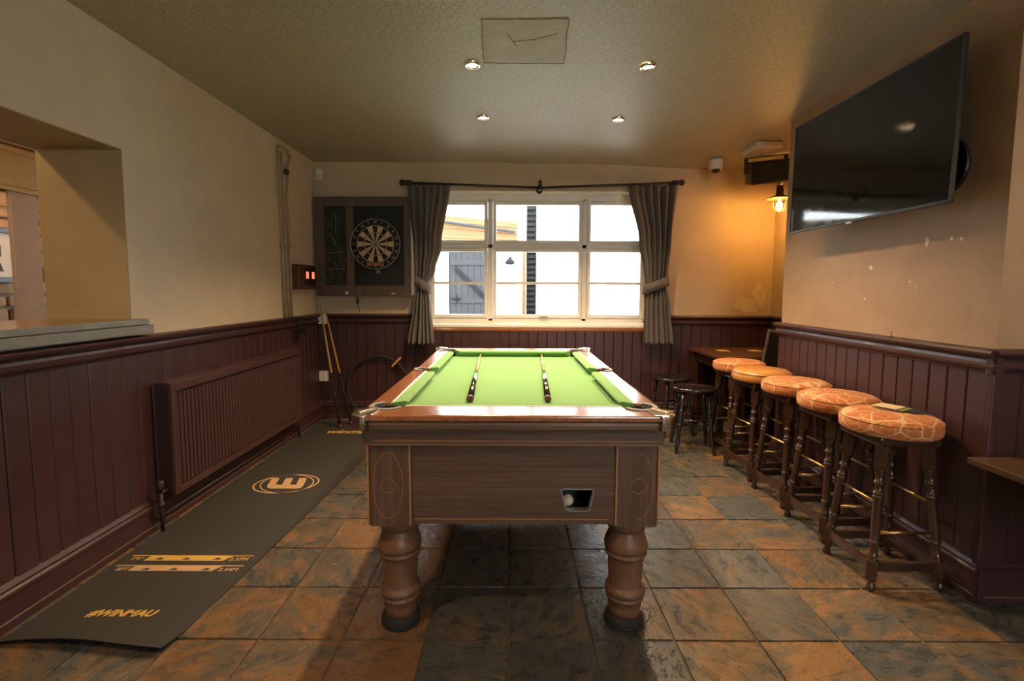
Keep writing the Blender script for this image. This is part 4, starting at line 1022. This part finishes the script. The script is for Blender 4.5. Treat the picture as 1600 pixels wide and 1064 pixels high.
# ------------------------------------------------------------------ bar stools
def sq(mb, w0, w1, z0, z1, m=None, M=None):
    a = [(-w0, -w0, z0), (w0, -w0, z0), (w0, w0, z0), (-w0, w0, z0)]; b = [(-w1, -w1, z1), (w1, -w1, z1), (w1, w1, z1), (-w1, w1, z1)]
    vs = [mb.bm.verts.new((M @ Vector(p)) if M is not None else p) for p in a + b]
    mb.faces([mb.bm.faces.new([vs[i] for i in q]) for q in [(3,2,1,0),(4,5,6,7),(0,1,5,4),(1,2,6,5),(2,3,7,6),(3,0,4,7)]], m)
def make_stool(label, up):
    t = thing('bar_stool', label, 'bar stool', group='bar stools along the chimney wall')
    HZ = .638; fo, to = .142, .088
    def legp(sx, sy, z): k_ = z/HZ; return Vector((sx*(fo + (to-fo)*k_), sy*(fo + (to-fo)*k_), z))
    for sx in (-1, 1):
        for sy in (-1, 1):
            a, b = legp(sx, sy, 0), legp(sx, sy, HZ); Ln = (b-a).length
            M = Matrix.Translation(a) @ (b-a).to_track_quat('Z', 'Y').to_matrix().to_4x4()
            mb = MB()
            mb.lathe([(.011, 0), (.0165, .008), (.0175, .018), (.012, .030), (.010, .036), (.016, .044)], None, 12, M)
            sq(mb, .017, .019, .044, .062, None, M); sq(mb, .019, .019, .062, .125, None, M)
            mb.lathe([(.018, .125), (.014, .135), (.019, .142), (.014, .150), (.0155, .175), (.017, .195), (.021, .200), (.016, .207), (.0175, .28), (.0185, .375), (.0225, .384), (.018, .391), (.0225, .399), (.0165, .408), (.0135, .425), (.0175, .436), (.0225, .443), (.018, .450), (.015, .462), (.019, .485), (.0205, .497)], None, 12, M)
            sq(mb, .019, .022, .495, .52, None, M); sq(mb, .022, .024, .52, Ln, None, M)
            mb.build('leg', t, 'stool_wood', bevel=.002)
    def bar(z, axis, s, r=None, hw=None):
        a, b = (legp(-1, s, z), legp(1, s, z)) if axis == 'x' else (legp(s, -1, z), legp(s, 1, z))
        if r: return MB().rod(a, b, r, None, 10).build('foot_rail', t, 'brass')
        mb = MB(); mb.box(*( (a.x+.015, b.x-.015, a.y-hw, a.y+hw) if axis == 'x' else (a.x-hw, a.x+hw, a.y+.015, b.y-.015)), z-.018, z+.018); return mb.build('stretcher', t, 'stool_wood', bevel=.003)
    for s in (-1, 1): bar(.098, 'x', s, hw=.010); bar(.098, 'y', s, hw=.010); bar(.235, 'x', s, r=.0065); bar(.355, 'y', s, r=.0065)
    mb = MB(); mb.box(-.125, .125, -.125, .125, .592, .632); mb.build('seat_frame', t, 'stool_wood', bevel=.01)
    rs_ = .181
    prof = [(.12, 0.630), (rs_-.012, 0.630), (rs_-.003, 0.638), (rs_, 0.658), (rs_-.001, 0.678), (rs_-.007, 0.686), (rs_-.012, 0.694), (rs_-.03, 0.703), (rs_-.07, 0.708), (.05, 0.711), (.001, 0.711)]
    if up == 'tan_leather': prof = [(.12, 0.630), (rs_-.008, 0.630), (rs_, 0.643), (rs_, 0.663), (rs_-.008, 0.690), (rs_-.025, 0.704), (rs_-.06, 0.710), (.001, 0.712)]
    MB().lathe(prof, None, 48).build('seat', t, up)
    MB().tube([((rs_-.004)*math.cos(a), (rs_-.004)*math.sin(a), 0.685) for a in [2*PI*i/48 for i in range(48)]], .003, None, 6, True).build('piping', t, up)
    return t
s1 = make_stool('nearest bar stool, patterned orange velvet seat with a pile of card mats on it', 'velvet')
s1.location = (1.610, 2.045, 0)
tan = make_stool('bar stool with plain tan leather seat, fourth in the row from the camera', 'tan_leather')
tan.location = (1.652, 3.200, 0); tan.rotation_euler = (0, 0, R(6))
for loc, rz, lb in (((1.648, 2.432, 0), 3, 'second nearest bar stool in the row, patterned orange velvet seat'), ((1.655, 2.812, 0), 5, 'third bar stool in the row, orange velvet seat just before the tan leather one'), ((1.69, 3.605, 0), 4, 'farthest bar stool in the row, orange velvet seat behind the tan leather one')):
    dup(s1, loc, R(rz), lb)
# beer mats on the first stool
rb = random.Random(4); zc = .7125; cols_ = ['paper_white', 'dart_green', 'dart_cream', 'dart_red', 'paper_white', 'black_plastic', 'mat_yellow', 'paper_white']
plain('mat_green', (.22, .30, .05), .8); plain('mat_purple', (.16, .07, .10), .8)
for i, (dx, dy, rz, c_, desc) in enumerate(((-.015, .03, .5, 'paper_white', 'bottom cream beer mat of the pile on the nearest stool'), (.045, -.01, .25, 'black_plastic', 'black beer mat sticking out right of the pile on the nearest stool'), (.0, .02, .42, 'mat_green', 'green edged beer mat in the middle of the pile on the nearest stool'), (-.01, .035, .6, 'mat_purple', 'purple beer mat near the top of the pile on the nearest stool'), (-.02, .03, .48, 'dart_cream', 'topmost cream beer mat of the pile on the nearest stool'))):
    o = MB().box(-.046, .046, -.046, .046, 0, .0022).build('beer_mat', None, c_, bevel=.0008); o.location = (1.655+dx, 2.055+dy, zc + i*.0024); o.rotation_euler = (0, 0, rz); tag(o, desc, 'beer mat', 'beer mats piled on the nearest stool')

# low black stools
def make_low(label):
    t = thing('low_stool', label, 'stool', group='low black stools near the pool table'); mb = MB()
    n = 48; pts = []
    for i in range(n):
        a = 2*PI*i/n; r = .165 - .028*math.exp(-((a-PI)/.28)**2) + .008*math.cos(2*a); pts.append((r*math.cos(a), r*.92*math.sin(a)))
    rows = []
    for k_, z in ((.80, .462), (.97, .464), (1, .475), (.985, .487), (.93, .490), (.80, .484), (.45, .477), (.05, .475)): rows.append([mb.bm.verts.new((x*k_, y*k_, z)) for x, y in pts])
    for a, b in zip(rows, rows[1:]): mb.faces([mb.bm.faces.new([a[i], a[(i+1) % n], b[(i+1) % n], b[i]]) for i in range(n)], None, True)
    mb.bm.faces.new(rows[0][::-1]); mb.bm.faces.new(rows[-1]); mb.build('seat', t, 'cue_black')
    fo, to = .135, .085
    def lp(sx, sy, z): k_ = z/.465; return Vector((sx*(fo+(to-fo)*k_), sy*(fo+(to-fo)*k_), z))
    for sx in (-1, 1):
        for sy in (-1, 1):
            a, b = lp(sx, sy, .004), lp(sx, sy, .468); M = Matrix.Translation(a) @ (b-a).to_track_quat('Z', 'Y').to_matrix().to_4x4(); Ln = (b-a).length
            pr_ = [(.011, 0), (.014, .01), (.016, .06), (.0155, .2)] + [q for i in range(6) for q in ((.0175, .21+.02*i), (.0175, .222+.02*i), (.014, .225+.02*i))] + [(.015, .35), (.0135, Ln)]
            MB().lathe(pr_, None, 10, M).build('leg', t, 'cue_black')
    for s in (-1, 1): MB().rod(lp(s, -1, .19), lp(s, 1, .19), .0075).build('stretcher', t, 'cue_black')
    for s in (-1, 1): MB().rod(lp(-1, s, .25), lp(1, s, .25), .0075).build('stretcher', t, 'cue_black')
    return t
lowA = make_low('nearer glossy black low stool with turned legs beside the pool table corner'); lowA.location = (1.388, 3.685, 0); lowA.rotation_euler = (0, 0, R(-10))
dup(lowA, (1.36, 4.12, 0), R(12), 'farther glossy black low stool close to the back wall panelling')

# ------------------------------------------------------------------ alcove table, leaning frames
at = thing('alcove_table', 'dark wooden table in the alcove corner behind the bar stools', 'table', (1.98, 4.16, 0))
bx('tabletop', at, (-.35, .38, -.325, .34, .672, .70), 'alcove_wood', .004)
for sx in (-1, 1):
    for sy in (-1, 1): MB().box(sx*.30-.025, sx*.30+.025, sy*.28-.025, sy*.28+.025, .018, .672).build('leg', at, 'stool_wood', bevel=.003); MB().lathe([(.018, 0), (.022, .018)], None, 10, Matrix.Translation((sx*.30, sy*.28, 0))).build('foot', at, 'black_rubber')
mb = MB(); mb.box(-.30, .30, -.30, -.28, .59, .672); mb.box(-.30, .30, .26, .28, .59, .672); mb.box(-.31, -.29, -.33, .26, .59, .672); mb.box(.29, .31, -.33, .26, .59, .672); mb.build('apron', at, 'stool_wood')
for x, lb in ((1.824, 'left yellow beer mat lying on the alcove table'), (2.10, 'right yellow beer mat lying on the alcove table')):
    o = MB().box(-.045, .045, -.045, .045, 0, .004).build('beer_mat', None, 'mat_yellow', bevel=.001); o.location = (x, 4.20, .7005); tag(o, lb, 'beer mat', 'beer mats on the alcove table')
for i, (x, y, h_, lb) in enumerate(((1.849+.13, 3.798, .923, 'tallest of three dark grey-edged frames leaning in the alcove'), (1.885+.13, 3.813, .848, 'middle height dark grey-edged frame leaning in the alcove'), (1.917+.13, 3.828, .767, 'shortest of three dark grey-edged frames leaning in the alcove'))):
    lean = R(9)
    t = thing('leaning_board', lb, 'frame', group='frames leaning in the alcove', M=Matrix.Translation((x-.13, y, 0)) @ Matrix.Rotation(lean, 4, 'Y'))
    hh = h_/math.cos(lean)
    mb = MB(); mb.box(0, .02, -.012, .0, .012, hh); mb.box(.02, .36, -.012, 0, hh-.02, hh); mb.box(.34, .36, -.012, 0, .06, hh-.02); mb.build('rim', t, 'grey_metal', bevel=.003)
    bx('backing', t, (.02, .34, -.009, -.003, .06, hh-.02), 'black_iron')

# ------------------------------------------------------------------ television
tv = thing('television', 'large flat black television on a bracket high on the chimney wall', 'television', M=lookM((1.703, 2.478, 1.882), (.003, -1, 0), (-1, -.003, .019)))
TW, TH = 1.10, .632
bx('casing', tv, (-TW/2, TW/2, -TH/2, TH/2, -.014, -.001), 'black_plastic', .003); bx('rear_housing', tv, (-TW/2+.12, TW/2-.12, -TH/2+.04, TH/2-.2, -.046, -.014), 'black_plastic', .008)
mb = MB(); e = .008
for d in ((-TW/2, TW/2, -TH/2, -TH/2+.012), (-TW/2, TW/2, TH/2-e, TH/2), (-TW/2, -TW/2+e, -TH/2, TH/2), (TW/2-e, TW/2, -TH/2, TH/2)): mb.box(d[0], d[1], d[2], d[3], -.004, .004)
mb.build('bezel', tv, 'dark_grey_metal', bevel=.001)
bx('screen', tv, (-TW/2+e, TW/2-e, -TH/2+.012, TH/2-e, -.001, .001), 'tv_screen')
bx('badge', tv, (-.04, .0, -TH/2-.008, -TH/2+.003, -.003, .0045), 'grey_metal', .001)
mb = MB(); mb.box(-.2, .2, -.15, .15, -.06, -.045); mb.box(-.05, .05, -.06, .06, -.142, -.06); mb.box(-.12, .12, -.10, .10, -.150, -.142); mb.build('wall_bracket', tv, 'black_iron')
ds = thing('round_speaker', 'round black disc on the chimney wall behind the right end of the television', 'speaker', M=lookM((1.848, 2.145, 1.745), (0, -1, 0), (-1, 0, 0)))
MB().lathe([(.125, 0), (.13, .004), (.13, .014), (.12, .018), (.10, .015), (.001, .014)], None, 40).build('grille', ds, 'black_plastic')
MB().tube([(.126*math.cos(a), .126*math.sin(a), .015) for a in [2*PI*i/40 for i in range(40)]], .004, None, 6, True).build('rim', ds, 'black_iron')
hk = MB(); hk.lathe([(.006, 0), (.007, .006), (.004, .01), (.004, .018), (.0065, .024), (.001, .028)], None, 10); h_ = hk.build('brass_peg', None, 'brass'); h_.location = (1.823, 2.34, 1.001); tag(h_, 'tiny brass peg standing on the chimney chair rail', 'peg')

# ------------------------------------------------------------------ alcove fittings
wl = thing('caged_wall_lamp', 'rusty caged wall lamp glowing orange in the alcove beside the television', 'lamp', (2.20, 4.10, 1.93))
mb = MB(); mb.lathe([(.022, .155), (.026, .14), (.030, .075), (.10, .05), (.106, .044), (.10, .046), (.028, .068)], None, 24, cap=False); mb.build('shade', wl, 'cue_brown')
mb = MB(); mb.tube([(0, 0, .15), (.02, 0, .19), (.10, 0, .20), (.20, 0, .17), (.22, 0, .14)], .010, None, 8); mb.lathe([(.05, 0), (.05, .012), (.02, .02)], None, 16, lookM((.22, 0, .14), (0, 1, 0), (-1, 0, 0))); mb.build('arm', wl, 'dark_grey_metal')
MB().lathe([(.001, -.062), (.02, -.055), (.038, -.03), (.042, .0), (.040, .05)], None, 20, cap=False).build('glass_jar', wl, 'lamp_glass')
MB().lathe([(.002, -.035), (.012, -.025), (.016, -.005), (.010, .025), (.008, .045)], None, 14).build('bulb', wl, 'bulb_glow')
mb = MB()
for i in range(6): a = 2*PI*i/6; mb.tube([(.048*math.cos(a), .048*math.sin(a), .05), (.050*math.cos(a), .050*math.sin(a), 0), (.044*math.cos(a), .044*math.sin(a), -.04), (.01*math.cos(a), .01*math.sin(a), -.072)], .002, None, 5)
for z, r in ((0, .050), (-.04, .044)): mb.tube([(r*math.cos(a), r*math.sin(a), z) for a in [2*PI*i/20 for i in range(20)]], .002, None, 5, True)
mb.build('cage', wl, 'brass')
sp = thing('wall_speaker', 'black box loudspeaker tilted on a bracket high in the alcove', 'speaker', M=Matrix.Translation((2.062, 4.05, 2.18)) @ Matrix.Rotation(R(-6), 4, 'Y') @ Matrix.Rotation(R(12), 4, 'X'))
mb = MB(); mb.poly([(-.155, -.06), (.155, -.06), (.13, .10), (-.13, .10)], -.09, .09); mb.build('cabinet', sp, 'black_plastic', bevel=.012)
bx('grille', sp, (-.143, .143, -.066, -.058, -.078, .078), 'black_felt', .004)
mb = MB(); mb.box(-.165, -.157, -.0, .05, 0, .125); mb.box(.157, .165, 0, .05, 0, .125); mb.box(-.165, .165, 0, .05, .117, .125); mb.build('bracket', sp, 'black_iron')
cc_ = thing('dome_camera', 'white security dome camera fixed under the ceiling near the wall speaker', 'camera', (1.745, 4.30, ceil_z(1.745, 4.30)-.004))
MB().lathe([(.055, 0), (.058, -.02), (.056, -.025), (.056, -.075), (.048, -.085), (.02, -.085)], None, 24).build('housing', cc_, 'white_plastic')
MB().lathe([(.036, -.084), (.033, -.10), (.02, -.113), (.001, -.118)], None, 20).build('dome', cc_, 'black_plastic')
el_ = thing('emergency_light', 'square white emergency light panel on the ceiling in front of the alcove', 'light fitting', (1.95, 3.93, ceil_z(1.95, 3.93)-.002))
mb = MB(); mb.box(-.105, .105, -.125, .125, -.045, 0); mb.build('housing', el_, 'white_plastic', bevel=.008)
bx('diffuser', el_, (-.09, .09, -.11, .11, -.048, -.044), 'paper_white', .002)
# recessed downlights
dl_me = None; names = ['front left', 'front right', 'rear left', 'rear right']
for (x, y), nm in zip(DOWN, ('nearer left', 'nearer right, tilted', 'farther left', 'farther right')):
    t = thing('recessed_downlight', nm + ' of four glowing downlights recessed in the ceiling', 'downlight', (x, y, ceil_z(x, y)), group='recessed downlights')
    if 'tilted' in nm: t.rotation_euler = (R(3), R(-5), 0)
    mb = MB(); mb.lathe([(.026, -.004), (.030, -.010), (.040, -.011), (.043, -.004), (.044, .002)], None, 28, cap=False); mb.build('trim_ring', t, 'chrome')
    mb = MB(); mb.lathe([(.026, -.005), (.001, -.0055)], None, 20, cap=False); mb.build('lens', t, 'lamp_glow')

# ------------------------------------------------------------------ low table by the return wall
lt = thing('pub_table', 'dark wooden table cut off at the right edge, pushed against the return panelling', 'table', (2.06, 1.40, 0))
bx('tabletop', lt, (-.345, .6, -.62, .395, .575, .60), 'dark_oak', .004)
MB().lathe([(.20, 0), (.20, .03), (.05, .06), (.035, .1), (.045, .3), (.035, .5), (.10, .575)], None, 20, Matrix.Translation((.25, -.2, 0))).build('pedestal', lt, 'stool_wood')

# ------------------------------------------------------------------ bar hatch and room beyond
ct = thing('bar_counter', 'grey edged bar counter with a wooden top in the hatch of the left wall', 'counter', (XL, 0, 0))
bx('counter_top', ct, (-.5, .035, OY0+.0, OY1-.005, 1.034, 1.072), 'counter_wood', .003)
bx('upper_edge', ct, (.0352, .05, OY0, OY1+.045, 1.046, 1.074), 'counter_grey', .003)
bx('upper_edge', ct, (.001, .0352, OY1-.004, OY1+.045, 1.046, 1.074), 'counter_grey', .003)
bx('lower_edge', ct, (.001, .062, OY0, OY1+.058, 1.003, 1.044), 'counter_grey', .003)
XH = XL - .40
ga = thing('bar_gantry', 'yellow painted gantry board with mouldings seen through the hatch', 'gantry', (-3.0, 0, 0))
bx('fascia', ga, (-.06, -.004, -.55, 3.9, 1.80, 2.06), 'gantry_yellow')
mb = MB(); mb.box(-.08, .022, -.55, 3.9, 2.075, 2.10); mb.box(-.075, .012, -.55, 3.9, 2.03, 2.06); mb.box(-.07, .012, -.55, 3.9, 1.80, 1.825); mb.box(-.07, .004, -.55, 3.9, 1.832, 1.848); mb.build('moulding', ga, 'gantry_yellow', bevel=.003)
bx('top_board', ga, (-.30, .03, -.55, 3.9, 2.105, 2.12), 'stool_wood')
dp = bx('bar_post', None, (-3.03, -3.005, 2.97, 3.14, 0, 1.80), 'post_pink', .004); tag(dp, 'pale pinkish post under the yellow gantry board, seen through the hatch', 'post')
sw = bx('wall_bar', None, (-3.95, -3.8, -.6, 6, 0, 2.5), 'mortar', kind='structure')
rs2 = random.Random(8); z = .75; row = 0
while z < 2.25:
    h2 = rs2.uniform(.08, .13); y = 1.4 + rs2.uniform(-.2, 0)
    while y < 4.8:
        l2 = rs2.uniform(.13, .30)
        mb = MB(); cxs = [(-l2/2+.008, -h2/2+.008), (l2/2-.008, -h2/2+.008), (l2/2-.008, h2/2-.008), (-l2/2+.008, h2/2-.008)]
        p8 = []
        for a, b in zip(cxs, cxs[1:] + cxs[:1]): p8 += [(a[0]*rs2.uniform(.93, 1.0), a[1]*rs2.uniform(.9, 1.0)), ((a[0]+b[0])/2, (a[1]+b[1])/2*rs2.uniform(.95, 1.05))]
        mb.poly(p8, 0, rs2.uniform(.03, .055)); mb.build('stone', sw, 'stone', lookM((-3.801, y+l2/2, z+h2/2), (0, 1, 0), (1, 0, 0)) @ Matrix.Rotation(rs2.uniform(-.05, .05), 4, 'Z'), bevel=.022, bseg=3)
        y += l2
    z += h2
bx('wall_bar_end', None, (-3.95, -2.2, 5.9, 6.0, 0, 2.5), 'plaster_jamb', kind='structure')
bx('wall_bar_near', None, (-3.95, -2.2, -.7, -.6, 0, 2.5), 'plaster_jamb', kind='structure')
bx('floor_bar', None, (-3.95, -2.3, -.7, 6, -.1, 0), 'dark_oak', kind='structure')
bx('ceiling_bar', None, (-3.95, -2.2, -.7, 6, 2.4, 2.5), 'plaster_jamb', kind='structure')
pc = thing('framed_picture', 'blue-grey framed landscape print on the stone wall beyond the hatch', 'picture', M=lookM((-3.735, 3.44, 1.46), (0, 1, 0), (1, 0, 0)))
mb = MB()
for d in ((-.28, .28, .16, .20), (-.28, .28, -.20, -.16), (-.28, -.24, -.16, .16), (.24, .28, -.16, .16)): mb.box(d[0], d[1], d[2], d[3], 0, .025)
mb.build('frame', pc, 'frame_blue_grey', bevel=.004); pr_ = bx('print', pc, (-.24, .24, -.16, .16, 0, .006), 'paper_white')
mb = MB(); mb.poly([(-.20, -.10), (.16, -.12), (.14, -.06), (.10, .0), (.12, .07), (.05, .03), (0, -.03), (-.08, -.05)], .006, .007); mb.build('print_drawing', pr_, 'ink')
for k_ in range(5): MB().box(-.04+.045*k_, -.03+.045*k_, -.06+.012*k_, .06+.014*(k_ % 3), .006, .0072).build('print_drawing', pr_, 'ink')
gl = thing('bar_wall_lamp', 'small black lamp glowing on the stone wall above the framed picture', 'lamp', (-3.75, 3.30, 1.83))
mb = MB(); mb.rod((-.03, 0, .02), (.07, 0, .03), .01); mb.lathe([(.02, .05), (.05, .0), (.055, -.02)], None, 16, Matrix.Translation((.09, 0, .02)), cap=False); mb.build('shade', gl, 'black_iron')
MB().sphere((.09, 0, .005), .02, None, 12).build('bulb', gl, 'bulb_glow')
light('bar_picture_lamp_light', 'POINT', (-3.62, 3.30, 1.80), 9, (1, .55, .2), .03)
